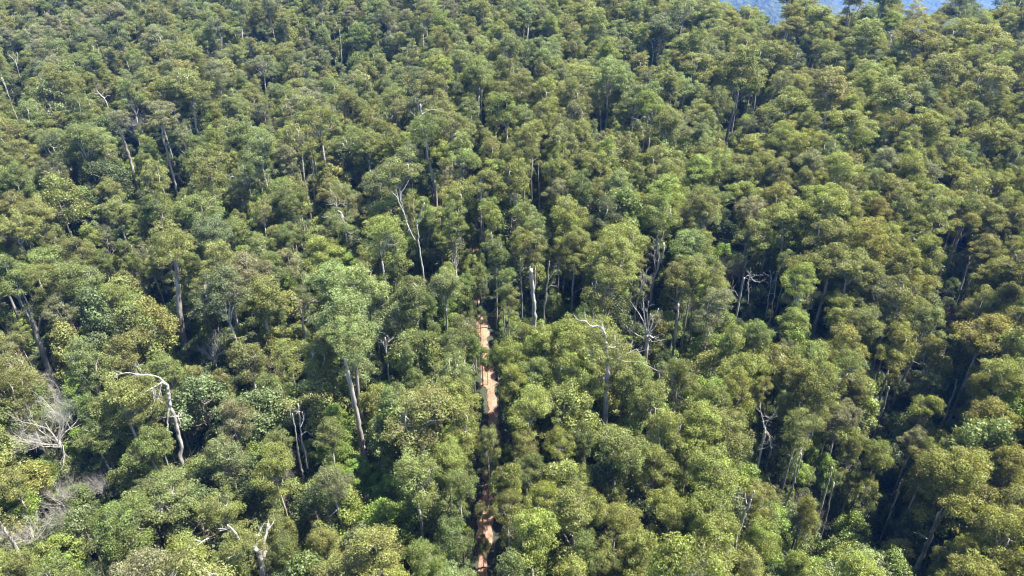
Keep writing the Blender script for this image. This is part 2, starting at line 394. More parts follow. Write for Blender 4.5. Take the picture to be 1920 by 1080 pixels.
# crowns read off the photograph: column, row, width in its pixels, tone, kind (g wide gum, c narrow gum, o open gum, r rainforest, t vine column, b bare)
HERO = H('''215 22 58 br g; 300 212 62 br o; 522 238 50 br g; 538 305 52 br c; 432 308 60 yg g; 470 325 50 lg o; 130 305 60 dk r; 158 330 52 dk r; 200 315 50 dk r;
345 212 42 gr r; 385 240 60 gr r; 60 215 62 lg g; 45 282 60 ol g; 100 180 44 gy b; 262 250 50 gy o; 340 345 52 br g;
33 425 82 ol g; 28 380 60 ol g; 108 400 66 dk t; 165 400 58 dk t; 145 465 60 ol g; 150 522 96 gr g; 215 500 46 yg r; 232 530 52 ol r;  208 590 88 gg r;
282 618 62 yg r; 118 578 70 br g;  275 472 44 br o; 395 428 82 gg g; 482 432 62 gr r; 540 402 60 dk t; 425 378 54 dk t; 462 500 80 br g; 
540 488 60 br g; 602 468 82 yg g; 622 532 104 lg g; 232 660 92 ol g; 290 700 116 ol g; 478 712 44 bd r; 514 690 42 bd r; 398 590 66 gr r; 440 640 60 gr r; 560 640 56 gr r;
923 398 56 yg g; 985 398 58 gr g; 1062 392 74 yg g; 1140 402 70 gg g; 976 448 48 yg g; 1002 470 56 ol g; 930 470 58 gr g; 1078 450 60 ol g; 852 412 46 gr c; 768 400 42 ol c;
664 470 86 yg g; 672 528 104 lg g; 780 512 60 gr c; 772 562 66 gr c; 832 575 58 bg r; 872 560 46 gr r; 945 530 50 gr g; 962 592 86 yg g; 1018 610 82 yg g; 1130 532 88 yg g;
 852 640 60 gr g; 650 608 126 lg g; 700 560 62 lg o; 905 345 76 ol g; 870 300 60 lg g; 930 320 60 yg g; 1000 300 56 lg g; 1090 300 56 ol g; 1160 340 70 lg g; 1225 300 60 ol g; 1240 395 84 yg g;
1300 500 76 ol g; 1412 437 78 ol g; 1482 402 96 yg g; 1552 432 88 ol g; 1650 390 48 go g; 1600 500 96 ol g; 1562 566 90 ol g; 1645 535 72 br g; 1622 600 86 ol g;
1690 492 78 go g; 1722 545 70 go g; 1856 402 70 ol g; 1810 420 62 go g; 1832 470 66 ol g; 1420 622 62 gr g; 1392 690 92 yg g; 1522 668 88 yg g; 1490 705 70 ol g; 1687 643 80 go g;
1752 660 70 go g; 1850 620 110 go g; 1882 556 72 go g; 1890 700 100 go g; 1275 700 80 ol g; 1290 640 62 gr g; 1275 520 66 ol g; 1400 360 70 yg g; 1350 300 66 yg g; 1520 300 60 br g; 1575 310 80 yg g; 1660 300 70 br g; 1740 330 60 br g; 1800 320 66 go g; 1880 340 60 go g;
228 740 120 ol g; 356 782 56 bd r; 480 770 52 bd r; 482 806 66 gg r; 402 828 44 gg r; 370 890 82 gr r; 232 825 60 gr r; 520 905 80 ol g; 205 960 92 ol g; 412 952 96 ol o; 345 1040 112 yg g;
530 1035 72 ol g; 602 1012 72 ol g; 592 965 72 gr r; 110 1042 92 yg r; 30 1062 70 ol g; 40 740 76 ol g; 60 830 70 gr r; 150 880 70 gr r; 20 900 70 ol g; 130 960 60 ol g; 270 880 70 gr r;
682 772 80 ol g; 752 822 72 gg r; 720 800 60 gr r; 866 786 88 yg g; 936 806 50 ol g; 985 832 56 ol g; 780 885 104 gr g; 838 852 76 yg g; 862 905 72 gr g; 1050 832 60 yg g; 1160 832 112 ol g; 1080 905 74 yg g;
1020 940 76 go g; 1000 1000 112 yg g; 1230 872 90 yg g; 1252 945 84 yg g; 1160 972 92 yg g; 1192 1032 96 yg g; 1090 1040 80 gr g; 705 1028 124 ol g; 792 1045 64 gr g; 640 1070 90 ol g; 852 1000 76 gr g; 800 960 70 gr r;
1310 790 108 yg g; 1372 800 88 ol g; 1342 876 108 yg g; 1432 930 96 yg g; 1330 952 100 yg g; 1352 1012 108 yg g; 1432 1010 74 yg g; 1546 1062 92 go g; 1736 765 62 go g; 1716 822 58 br g; 1580 775 70 br g;
1800 880 140 go g; 1862 790 96 go g; 1782 1010 150 br g; 1880 1000 120 go g; 1560 866 72 ol g; 1500 812 76 ol g; 1900 870 90 go g; 1220 760 90 ol g; 1130 720 80 ol g; 1060 700 80 yg g; 1000 700 70 gr g; 960 660 70 yg g; 1650 720 70 go g; 1290 860 70 yg g;
912 838 44 ol g; 927 862 34 gr g; 900 668 38 gr c; 921 676 32 gr g; 893 590 26 gr r; 899 515 40 gr r; 882 540 40 gr r; 884 488 30 gr r; 900 448 30 gr g; 906 385 40 ol g; 940 962 34 ol g; 905 1021 26 gr g; 1720 60 84 go g; 1540 30 80 yg g; 1480 50 70 ol g; 1620 60 90 ol g; 1790 60 80 go g; 1860 70 90 go g; 1660 100 80 ol g; 1430 100 70 ol g; 1350 60 70 ol g; 1760 130 90 ol g; 1850 150 90 ol g; 1680 180 100 ol g; 1560 160 100 ol g; 1480 190 90 yg g; 1600 230 90 yg g; 1730 230 90 go g; 1380 200 80 ol g; 1310 120 70 ol g; 1860 250 90 go g''')
# ------------------------------------------------------------------ dead and pale limbed trees read off the photograph
# name, label, phrase for neighbours, height of the foot shown above the ground, twigs, wood, limbs [(points, r0, r1)] with the trunk first
DEADS = [
 ('dead_tree_stump', 'tall broken grey trunk with a jagged hollow white top and no branches', 'broken grey trunk', 9, 0, 'grey',
  [([(1002, 578), (999, 555), (997, 530), (995, 504)], .66, .5), ([(996, 512), (993, 503), (994, 500)], .3, .12), ([(995, 522), (989, 520), (986, 520)], .16, .1), ([(997, 540), (999, 515), (999, 505)], .3, .1)]),
 ('dead_tree', 'dead tree with a spray of bare white stems', 'spray of bare white stems', 9, 3, 'dead',
  [([(1212, 652), (1213, 640), (1214, 628)], .6, .4), ([(1214, 630), (1208, 610), (1200, 595), (1188, 583)], .2, .06), ([(1214, 628), (1209, 608), (1206, 580), (1205, 566)], .14, .05), ([(1215, 626), (1217, 600), (1220, 583)], .2, .07),
   ([(1216, 626), (1224, 605), (1235, 582)], .2, .06), ([(1217, 627), (1230, 612), (1238, 603)], .15, .05), ([(1216, 625), (1214, 585), (1216, 562)], .1, .04), ([(1216, 628), (1226, 634), (1228, 630)], .3, .1), ([(1213, 634), (1208, 641), (1218, 640)], .2, .08), ([(1206, 634), (1190, 625), (1178, 617), (1186, 608)], .12, .05), ([(1215, 632), (1222, 642), (1240, 640)], .1, .04)]),
 ('dead_tree', 'large white forked tree with thick limbs reaching left above the bottom edge', 'thick white forked tree', 12, 1, 'dead',
  [([(495, 1100), (494, 1075), (492, 1055), (486, 1040), (478, 1027)], .72, .42), ([(494, 1042), (495, 1020), (500, 1005), (506, 989)], .38, .13), ([(478, 1027), (470, 1022), (452, 1030), (440, 1034), (425, 1042)], .26, .1), ([(478, 1027), (484, 1012), (478, 1006), (492, 1008)], .22, .1),
   ([(456, 1032), (447, 1010), (440, 998), (427, 988)], .26, .12), ([(452, 1040), (440, 1048), (425, 1056), (405, 1058), (388, 1060)], .17, .06), ([(391, 1009), (380, 1016), (368, 1026)], .13, .06), ([(500, 1062), (515, 1052), (525, 1044)], .08, .03), ([(499, 1050), (501, 1040), (500, 1035)], .16, .1)]),
 ('dead_tree', 'dead white tree hooked over to the left with a fan of hanging limbs', 'hooked white dead tree', 11, 5, 'dead',
  [([(337, 856), (341, 838), (336, 820), (331, 800), (327, 780), (318, 762), (317, 748), (316, 735), (314, 724), (306, 716)], .5, .34), ([(306, 716), (295, 722), (283, 727), (270, 732), (258, 740)], .24, .08), ([(305, 716), (292, 728), (278, 735), (262, 748)], .24, .07), ([(292, 725), (288, 740), (289, 752), (283, 760)], .18, .08),
   ([(303, 718), (299, 735), (293, 752)], .17, .06), ([(308, 716), (298, 708), (285, 706), (262, 707), (240, 705), (225, 710), (212, 720)], .15, .05), ([(318, 762), (314, 776), (313, 795), (314, 805)], .3, .1), ([(326, 780), (333, 781), (336, 786)], .26, .1), ([(255, 728), (248, 740), (243, 750)], .09, .04), ([(268, 707), (264, 696)], .07, .03)]),
 ('dead_tree', 'twin dead white stems leaning apart above the narrow green crown', 'twin leaning white stems', 9, 0, 'dead',
  [([(793, 505), (789, 485), (786, 465), (784, 452), (785, 442), (782, 425), (782, 415), (788, 407), (792, 392), (796, 380)], .30, .1), ([(778, 450), (771, 437), (763, 418), (758, 400), (752, 385), (747, 375)], .22, .14), ([(748, 378), (744, 368), (736, 360)], .12, .05), ([(750, 378), (752, 362), (760, 352), (766, 340)], .15, .05), ([(747, 374), (745, 365), (742, 356)], .1, .05), ([(757, 398), (754, 380), (750, 372)], .12, .08)]),
 ('dead_tree', 'old grey giant with snaking dark trunk and bleached branch stubs', 'snaking grey giant', 9, 2, 'bark',
  [([(817, 360), (812, 335), (807, 312), (801, 295), (800, 270), (798, 250), (794, 235), (790, 215), (788, 195)], .62, .24), ([(796, 245), (785, 244), (772, 245)], .22, .07), ([(792, 228), (780, 220), (772, 210)], .18, .06), ([(793, 232), (805, 232), (815, 229)], .16, .06), ([(790, 215), (802, 208), (815, 206), (826, 212)], .18, .05), ([(788, 205), (796, 190), (800, 180)], .14, .05), ([(790, 222), (783, 200), (786, 188)], .2, .06)]),
 ('dead_tree', 'pale tree with a candelabra of white branches in the far canopy', 'pale candelabra tree', 12, 4, 'dead',
  [([(1127, 232), (1125, 215), (1123, 200), (1122, 185)], .45, .3), ([(1122, 185), (1115, 172), (1110, 158)], .16, .05), ([(1122, 184), (1126, 168), (1124, 148)], .18, .05), ([(1123, 188), (1135, 180), (1140, 170), (1147, 171)], .17, .05), ([(1122, 190), (1112, 178), (1106, 180)], .12, .05), ([(1124, 195), (1108, 192), (1098, 193)], .12, .04), ([(1124, 170), (1133, 158), (1140, 145)], .1, .04)]),
 ('dead_tree', 'bluish white dead tree with antler shaped limbs right of the candelabra tree', 'antler shaped white tree', 13, 1, 'dead',
  [([(1207, 262), (1205, 250), (1202, 240), (1200, 232)], .4, .22), ([(1200, 232), (1195, 224), (1188, 220)], .18, .06), ([(1202, 240), (1212, 240), (1215, 228), (1214, 222)], .18, .07), ([(1200, 232), (1202, 222), (1208, 218), (1216, 224)], .14, .05), ([(1200, 234), (1192, 238), (1184, 240)], .1, .04)]),
 ('dead_tree', 'small white dead top with crooked arms in the upper left canopy', 'crooked white dead top', 13, 1, 'dead',
  [([(200, 192), (195, 183), (188, 178), (182, 170)], .34, .2), ([(182, 170), (180, 162), (183, 158)], .14, .06), ([(190, 179), (197, 170), (205, 166)], .16, .05), ([(186, 176), (178, 176), (176, 165)], .12, .05), ([(196, 184), (203, 178), (208, 180)], .12, .05)]),
 ('old_gum_tree', 'thick pale leaning trunk with peeling bark in the upper left dark gap', 'thick pale leaning trunk', 5, 1, 'bark',
  [([(257, 350), (252, 330), (246, 305), (238, 280), (233, 265), (228, 250), (222, 238)], .75, .42), ([(228, 250), (222, 240), (214, 236)], .2, .07), ([(232, 262), (226, 252), (224, 246)], .3, .14)]),
 ('old_gum_tree', 'dark tall trunk right of the thick pale leaning one, white crook on top', 'dark tall trunk', 5, 1, 'bark',
  [([(331, 358), (326, 335), (320, 310), (312, 280), (305, 255), (304, 240)], .55, .36), ([(304, 242), (302, 236), (308, 238)], .25, .1)]),
 ('old_gum_tree', 'massive straight grey trunk standing in the black shade on the left', 'massive straight grey trunk', 4, 0, 'bark',
  [([(344, 630), (340, 605), (336, 575), (334, 545), (332, 515), (330, 484)], .95, .55), ([(340, 605), (333, 600), (331, 597)], .22, .1)]),
 ('old_gum_tree', 'wide leaning grey trunk with forked limbs at the far left', 'wide leaning grey trunk', 5, 2, 'bark',
  [([(88, 685), (80, 660), (72, 635), (64, 610), (58, 590), (58, 575)], .9, .5), ([(58, 578), (50, 565), (42, 548), (36, 535)], .3, .1), ([(60, 580), (64, 560), (66, 545)], .3, .1), ([(70, 625), (76, 600), (70, 590)], .3, .15)]),
 ('old_gum_tree', 'straight trunk with grey top and reddish bare foot left of the track', 'trunk with reddish foot', 4, 0, 'red',
  [([(680, 835), (673, 800), (667, 768), (660, 735), (655, 710), (650, 690), (648, 670)], .66, .4)]),
 ('old_gum_tree', 'pale forked trunk under a wide olive crown left of the centre', 'pale forked trunk', 14, 2, 'bark',
  [([(502, 622), (500, 608), (498, 590), (495, 580)], .45, .3), ([(496, 582), (485, 575), (478, 568)], .2, .07), ([(498, 592), (508, 588), (515, 582)], .18, .06), ([(492, 590), (485, 585), (478, 590)], .12, .05)]),
 ('dead_tree', 'grey branching dead top beside the pale green crowns left of centre', 'grey branching dead top', 13, 4, 'bark',
  [([(570, 620), (568, 600), (564, 582), (563, 562)], .36, .18), ([(566, 590), (575, 570), (585, 565), (594, 562)], .14, .05), ([(564, 575), (557, 562), (553, 556)], .12, .05), ([(567, 600), (582, 602), (592, 590)], .14, .05)]),
 ('dead_tree', 'old tree with several bleached dead limbs poking through an olive crown right of the track', 'bleached limbs in an olive crown', 13, 4, 'dead',
  [([(1137, 765), (1136, 740), (1138, 715), (1140, 700), (1139, 680), (1138, 655), (1136, 640), (1135, 628)], .6, .25), ([(1136, 630), (1128, 612), (1118, 608), (1110, 608), (1098, 595), (1085, 592)], .24, .05), ([(1134, 625), (1130, 610), (1128, 600)], .18, .06), ([(1138, 652), (1132, 649), (1120, 655), (1104, 658)], .2, .05), ([(1139, 650), (1148, 652), (1154, 650)], .3, .14), ([(1112, 658), (1110, 670), (1108, 678)], .08, .04),
   ([(1141, 700), (1140, 704), (1128, 707)], .2, .06), ([(1139, 690), (1150, 680), (1158, 678)], .14, .05), ([(1139, 680), (1170, 668), (1195, 655), (1205, 680)], .1, .04), ([(1139, 672), (1170, 676), (1205, 680), (1235, 695)], .08, .04)]),
 ('dead_tree', 'thin pale bare pole leaning right, standing below a round crown right of centre', 'thin pale bare pole', 7, 0, 'bark',
  [([(1264, 646), (1267, 615), (1270, 590), (1272, 570)], .34, .26)]),
 ('old_gum_tree', 'tall dark straight trunk under the widest crown of the right half', 'tall dark straight trunk', 6, 0, 'bark',
  [([(1526, 618), (1534, 590), (1542, 560), (1549, 535), (1553, 520)], .5, .36), ([(1546, 548), (1545, 530), (1546, 518)], .14, .06)]),
 ('old_gum_tree', 'thick smooth trunk with spread branches near the upper right ridge', 'thick smooth ridge trunk', 5, 2, 'bark',
  [([(1364, 252), (1370, 225), (1376, 200), (1382, 175), (1386, 160)], .75, .4), ([(1376, 200), (1390, 185), (1405, 178)], .22, .06), ([(1374, 205), (1368, 190), (1365, 180)], .2, .06), ([(1384, 165), (1382, 150), (1392, 140)], .2, .06)]),
 ('dead_tree', 'fine white branched stag tree in shadow beside the grey bare crown', 'white branched stag tree', 7, 4, 'dead',
  [([(1384, 575), (1388, 555), (1392, 535), (1396, 520)], .34, .2), ([(1396, 522), (1402, 515), (1415, 528), (1425, 530)], .12, .04), ([(1400, 545), (1404, 525), (1408, 512)], .12, .04), ([(1386, 560), (1378, 545), (1374, 545)], .1, .04), ([(1404, 530), (1412, 518), (1420, 514)], .08, .03), ([(1402, 570), (1404, 545), (1402, 530)], .1, .06)]),
 ('dead_tree', 'pair of straight pale dead stems joined by crossing twigs', 'pair of straight pale stems', 7, 3, 'dead',
  [([(1444, 594), (1449, 570), (1453, 545), (1456, 520)], .22, .12), ([(1436, 593), (1440, 565), (1444, 540), (1446, 520)], .16, .07), ([(1452, 550), (1440, 552), (1436, 556)], .08, .04), ([(1455, 525), (1446, 528), (1438, 540)], .07, .04)]),
 ('dead_tree', 'slender white trunk leaning in a dark gap, second above the right bottom corner', 'slender leaning white trunk', 4, 0, 'dead',
  [([(1640, 728), (1645, 705), (1650, 685), (1654, 668)], .26, .18)]),
 ('dead_tree', 'short dark pole below the slender leaning white trunk', 'short dark pole', 6, 0, 'bark',
  [([(1645, 800), (1653, 775), (1661, 745), (1666, 725)], .3, .24)]),
 ('dead_tree', 'pale pole leaning right beside a golden crown with black shade behind', 'pale pole beside golden crown', 5, 0, 'dead',
  [([(1773, 782), (1781, 755), (1790, 730), (1794, 712)], .3, .22)]),
 ('old_gum_tree', 'big forked grey trunk rising from the dark gully at the bottom right', 'big forked grey trunk', 6, 1, 'bark',
  [([(1716, 1078), (1725, 1050), (1735, 1025), (1743, 1010), (1753, 985), (1762, 960)], .55, .34), ([(1741, 1012), (1732, 1006), (1722, 998)], .24, .12), ([(1760, 965), (1770, 950), (1778, 935)], .2, .08)]),
 ('dead_tree', 'cluster of dark slender poles leaning together in the bottom right gully', 'cluster of dark poles', 4, 0, 'bark',
  [([(1656, 998), (1668, 965), (1680, 935), (1688, 905)], .22, .18), ([(1662, 990), (1672, 955), (1683, 930), (1692, 903)], .2, .14), ([(1668, 980), (1676, 950), (1684, 925), (1690, 905)], .18, .12)]),
 ('dead_tree', 'single tall pale pole between olive crowns at the lower right', 'tall pale pole', 6, 0, 'dead',
  [([(1540, 948), (1548, 920), (1555, 895), (1560, 876)], .26, .18)]),
 ('dead_tree', 'long thin dark pole next to the tall pale one', 'long thin dark pole', 5, 0, 'bark', [([(1536, 1020), (1545, 985), (1555, 945), (1564, 905)], .18, .14)]),
 ('dead_tree', 'two dark crossing poles in the black gap at lower right', 'two dark crossing poles', 5, 0, 'bark',
  [([(1476, 935), (1488, 910), (1496, 880), (1502, 850)], .24, .18), ([(1490, 905), (1492, 880), (1494, 850)], .16, .1)]),
 ('dead_tree', 'hanging bundle of bare grey twigs beside a yellow green crown', 'hanging bare twig bundle', 13, 6, 'twig',
  [([(1434, 815), (1434, 805), (1432, 798)], .25, .18), ([(1434, 800), (1428, 785), (1426, 775)], .1, .03), ([(1434, 802), (1440, 788), (1450, 778)], .1, .03), ([(1433, 806), (1428, 825), (1432, 838)], .12, .04), ([(1434, 808), (1444, 820), (1450, 842)], .1, .03), ([(1433, 803), (1442, 810), (1446, 830)], .1, .04)]),
 ('dead_tree', 'two bare crooked white stems in the dark rainforest at the lower left', 'two crooked white stems', 5, 3, 'dead',
  [([(565, 878), (560, 850), (556, 830), (552, 800), (548, 775)], .26, .12), ([(577, 878), (572, 850), (567, 825), (564, 800), (562, 770)], .24, .1), ([(566, 815), (575, 808), (582, 816)], .1, .04), ([(564, 800), (570, 790), (568, 775)], .1, .04), ([(550, 790), (544, 778), (546, 768)], .08, .03)]),
 ('dead_tree', 'thin dead white stem with broken stubs left of the track', 'thin dead stem with stubs', 8, 3, 'dead',
  [([(728, 695), (726, 670), (724, 650), (722, 632)], .22, .12), ([(724, 660), (720, 650), (719, 642)], .1, .05), ([(725, 655), (728, 642), (727, 630)], .08, .04)]),
 ('dead_tree', 'straight pale trunk behind the broken grey trunk on its left', 'straight pale trunk', 7, 0, 'bark', [([(979, 558), (978, 535), (977, 510), (976, 490)], .22, .17), ]),
 ('dead_tree', 'leafless grey tree with side twigs right of the broken grey trunk', 'leafless grey tree', 7, 4, 'bark',
  [([(1020, 582), (1024, 555), (1027, 525), (1029, 500), (1030, 490)], .28, .14), ([(1027, 528), (1034, 518), (1042, 510)], .1, .04), ([(1024, 545), (1032, 535), (1038, 536)], .1, .04)]),
 ('old_gum_tree', 'white stem with side branches in the dark hollow right of the leafless grey tree', 'white stem in the hollow', 7, 2, 'bark',
  [([(1073, 560), (1074, 535), (1076, 515), (1077, 500)], .26, .18), ([(1075, 550), (1084, 545), (1092, 540)], .08, .03)]),
 ('dead_tree', 'knotted white deadwood tangle inside the pale green crowns', 'knotted white deadwood', 13, 5, 'dead',
  [([(652, 455), (648, 435), (645, 415), (640, 400), (634, 395)], .4, .25), ([(634, 395), (640, 400), (646, 410)], .25, .1), ([(632, 414), (622, 409), (612, 404)], .15, .05), ([(631, 388), (630, 368), (618, 354)], .14, .05), ([(631, 386), (624, 380), (623, 384)], .12, .05), ([(632, 386), (638, 380), (644, 382)], .12, .05), ([(647, 425), (652, 435), (658, 438)], .15, .06), ([(645, 440), (642, 430), (648, 428)], .12, .06)]),
 ('dead_tree', 'curled white branch tangle above a dark hollow in the left canopy', 'curled white branches', 13, 3, 'dead',
  [([(462, 380), (460, 365), (458, 350), (455, 340)], .36, .2), ([(455, 342), (445, 332), (434, 330), (428, 336)], .16, .05), ([(458, 345), (465, 335), (470, 342)], .14, .05)]),
 ('dead_tree', 'thin white pole rising from the centre canopy above the track', 'thin white pole', 8, 0, 'dead', [([(1012, 378), (1011, 355), (1010, 330), (1009, 305)], .24, .16)]),
 ('dead_tree', 'tall bleached pole near the top left of centre', 'tall bleached pole', 10, 1, 'dead', [([(641, 135), (640, 110), (639, 80), (637, 55)], .32, .16)]),
 ('dead_tree', 'short white stub poking out of the canopy in the upper left corner', 'short white stub', 12, 0, 'dead', [([(134, 92), (132, 80), (130, 68)], .36, .26)]),
 ('dead_tree', 'leaning bare trunk with forked top at the left edge', 'leaning bare forked trunk', 8, 3, 'dead',
  [([(44, 170), (38, 145), (32, 125), (28, 110)], .24, .15), ([(30, 118), (22, 108), (14, 100)], .12, .05), ([(31, 122), (34, 108), (32, 98)], .12, .05)]),
 ('dead_tree', 'thin white leaning stem cut by the left edge', 'thin stem at the left edge', 9, 0, 'dead', [([(28, 212), (18, 185), (10, 165), (2, 145)], .2, .13)]),
 ('dead_tree', 'bare dark post standing on the ridge line before the blue valley', 'bare ridge post', 16, 1, 'bark', [([(1450, 34), (1450, 22), (1449, 10)], .4, .32), ([(1449, 13), (1446, 10), (1444, 11)], .2, .12)]),
 ('dead_tree', 'white bare antler branches on top of an olive crown near the ridge', 'white antlers near the ridge', 20, 2, 'dead',
  [([(1671, 74), (1670, 66), (1670, 60)], .35, .25), ([(1670, 62), (1664, 58), (1662, 60)], .16, .06), ([(1670, 62), (1676, 58), (1680, 55)], .16, .06), ([(1671, 68), (1680, 68), (1684, 64)], .16, .05)]),
 ('dead_tree', 'leaning white forked stem in the bright crown of the upper centre', 'white forked stem', 14, 1, 'dead', [([(1225, 108), (1224, 95), (1222, 78)], .28, .12), ([(1224, 98), (1232, 94), (1237, 86)], .14, .05)]),
 ('dead_tree', 'white branching tree in the dark hollow right of centre with parallel bare stems', 'parallel bare stems', 7, 3, 'dead',
  [([(1222, 545), (1226, 520), (1234, 500), (1242, 480), (1245, 455)], .4, .25), ([(1230, 510), (1228, 480), (1227, 455)], .12, .06), ([(1232, 500), (1236, 478), (1234, 460)], .12, .06), ([(1229, 505), (1225, 480), (1230, 470)], .1, .05)]),
 ('dead_tree', 'bare twiggy column, silver grey, beside the parallel bare stems', 'silver twiggy column', 9, 9, 'twig',
  [([(1194, 562), (1200, 550), (1206, 535), (1207, 515)], .2, .1), ([(1200, 550), (1203, 530), (1201, 512)], .1, .03), ([(1202, 545), (1212, 530), (1211, 515)], .1, .03)]),
 ('dead_tree', 'spiky dead brown trees base with pale broken stem in the right dark gap', 'pale stem in the right gap', 6, 2, 'bark',
  [([(1795, 560), (1803, 535), (1812, 505), (1818, 480)], .4, .25), ([(1755, 560), (1760, 535), (1763, 515)], .1, .05), ([(1758, 548), (1765, 548), (1773, 545)], .1, .04)]),
 ('dead_tree', 'vertical dark trunk of a shaded tree above the left rainforest gap', 'vertical dark trunk', 5, 0, 'bark', [([(589, 372), (588, 350), (587, 325), (586, 300)], .36, .26)]),
 ('dead_tree', 'crooked white snag fragment between yellow green crowns at the bottom', 'crooked snag fragment', 17, 1, 'dead', [([(1394, 966), (1402, 950), (1408, 935), (1414, 920)], .3, .16), ([(1402, 950), (1398, 940), (1396, 928)], .14, .06)]),
]
# grey leafless shrubs and crowns: column, row, width, kind of wood
BARES = [(105, 705, 62, 'grey', 'leafless white twigged crown beneath the wide leaning grey trunk'), (85, 775, 100, 'grey', 'broad leafless grey crown below the white twigged one'), (42, 990, 78, 'grey', 'silvery leafless crown with upright stems at the left edge'),
         (145, 1012, 34, 'grey', 'small leafless grey crown at the lower left'), (120, 915, 66, 'grey', 'leafless grey crown half sunk in the olive crowns lower left'), (195, 912, 52, 'grey', 'thin leafless crown right of the half sunk grey one'),
         (1372, 486, 56, 'brown', 'brown grey leafless crown in the right centre'), (1787, 588, 44, 'brown', 'rusty leafless crown in the dark gap at the right'), (400, 665, 40, 'grey', 'pale leafless tangle on the left, above the rusty brown crowns'),
         (540, 925, 36, 'grey', 'leafless grey twigs beside the olive crowns at the lower left'), (1298, 612, 26, 'brown', 'small reddish leafless bush right of the thin bare pole'), (993, 60, 26, 'brown', 'tiny brown leafless crown in the far canopy'),
         (985, 108, 24, 'grey', 'tiny grey leafless crown in the far canopy'), (250, 225, 44, 'grey', 'thin leafless crown behind the thick pale leaning trunk'), (1505, 985, 40, 'brown', 'dry brown vine heap beside the gully at lower right')]

# crowns carried by some of the old trees: phrase -> (column, row, width, tone, variant)
OWN_CROWN = {'massive straight grey trunk': (320, 448, 100, 'ol', 11), 'thick pale leaning trunk': (222, 222, 50, 'gy', 12), 'dark tall trunk': (304, 214, 60, 'br', 11),
             'wide leaning grey trunk': (62, 520, 78, 'ol', 12), 'trunk with reddish foot': (650, 628, 96, 'lg', 2), 'tall dark straight trunk': (1562, 490, 96, 'ol', 3),
             'thick smooth ridge trunk': (1388, 130, 100, 'ol', 5), 'big forked grey trunk': (1790, 905, 130, 'go', 6), 'snaking grey giant': (802, 235, 84, 'gr', 13),
             'pale forked trunk': (494, 552, 100, 'ol', 4), 'bleached limbs in an olive crown': (1140, 655, 118, 'ol', 13), 'white stem in the hollow': (1078, 478, 52, 'ol', 7), 'hooked white dead tree': (262, 742, 92, 'ol', 12),
             'thick white forked tree': (450, 1020, 100, 'ol', 12), 'knotted white deadwood': (640, 420, 70, 'lg', 13), 'pale candelabra tree': (1125, 190, 60, 'ol', 12), 'antler shaped white tree': (1200, 245, 46, 'ol', 11), 'curled white branches': (450, 365, 60, 'ol', 13)}
KINDVAR = {'g': ('gum', range(0, 8)), 'c': ('gum', range(8, 11)), 'o': ('gum', range(11, 14)), 'r': ('rain', range(0, 6)), 't': ('rain', range(6, 8)), 'b': ('bare', range(0, 3))}

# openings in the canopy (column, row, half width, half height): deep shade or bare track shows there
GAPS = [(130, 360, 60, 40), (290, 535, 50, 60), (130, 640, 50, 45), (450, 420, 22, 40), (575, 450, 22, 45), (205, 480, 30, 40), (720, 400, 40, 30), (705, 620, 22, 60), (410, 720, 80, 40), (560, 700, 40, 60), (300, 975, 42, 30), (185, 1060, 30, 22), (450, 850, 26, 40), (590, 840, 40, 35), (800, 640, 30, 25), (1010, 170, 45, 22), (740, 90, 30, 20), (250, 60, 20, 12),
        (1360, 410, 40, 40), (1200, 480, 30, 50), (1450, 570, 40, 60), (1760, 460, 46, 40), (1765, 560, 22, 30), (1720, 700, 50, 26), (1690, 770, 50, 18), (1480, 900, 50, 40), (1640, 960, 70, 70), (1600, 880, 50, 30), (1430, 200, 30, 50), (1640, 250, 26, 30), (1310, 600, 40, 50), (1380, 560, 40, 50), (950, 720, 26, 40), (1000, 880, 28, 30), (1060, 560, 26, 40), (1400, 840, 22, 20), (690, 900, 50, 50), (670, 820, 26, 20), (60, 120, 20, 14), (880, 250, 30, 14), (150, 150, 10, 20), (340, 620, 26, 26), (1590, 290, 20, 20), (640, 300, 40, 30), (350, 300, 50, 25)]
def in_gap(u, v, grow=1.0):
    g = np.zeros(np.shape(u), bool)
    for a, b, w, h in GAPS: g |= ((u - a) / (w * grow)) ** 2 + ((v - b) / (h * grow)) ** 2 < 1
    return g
# stretches where the photograph shows the bare track: (column, row, radius)
TRACK_PX = [(904, 1110), (905, 1050), (909, 990), (914, 930), (921, 850), (927, 785), (921, 740), (915, 700), (908, 650), (905, 605), (900, 575), (895, 545), (889, 500), (889, 468), (893, 425), (897, 398), (905, 370), (915, 340)]
OPEN = [(905, 1062, 9), (904, 1040, 8), (908, 1000, 11), (912, 985, 11), (915, 945, 12), (913, 925, 14), (912, 908, 11), (921, 882, 5), (926, 770, 15), (924, 750, 16), (918, 730, 15), (917, 712, 10), (914, 697, 10), (908, 650, 6), (906, 628, 7), (906, 610, 7), (899, 575, 7), (897, 555, 6), (889, 466, 6), (893, 420, 5)]

TRK = np.array([plane_pt(u, v) for u, v in TRACK_PX])
for _ in range(3):                                                     # settle the track on the ground
    T2 = []
    for u, v in TRACK_PX:
        p = hit_surface(u, v, 0.0); T2.append((p[0], p[1]))
    TRK = np.array(T2)

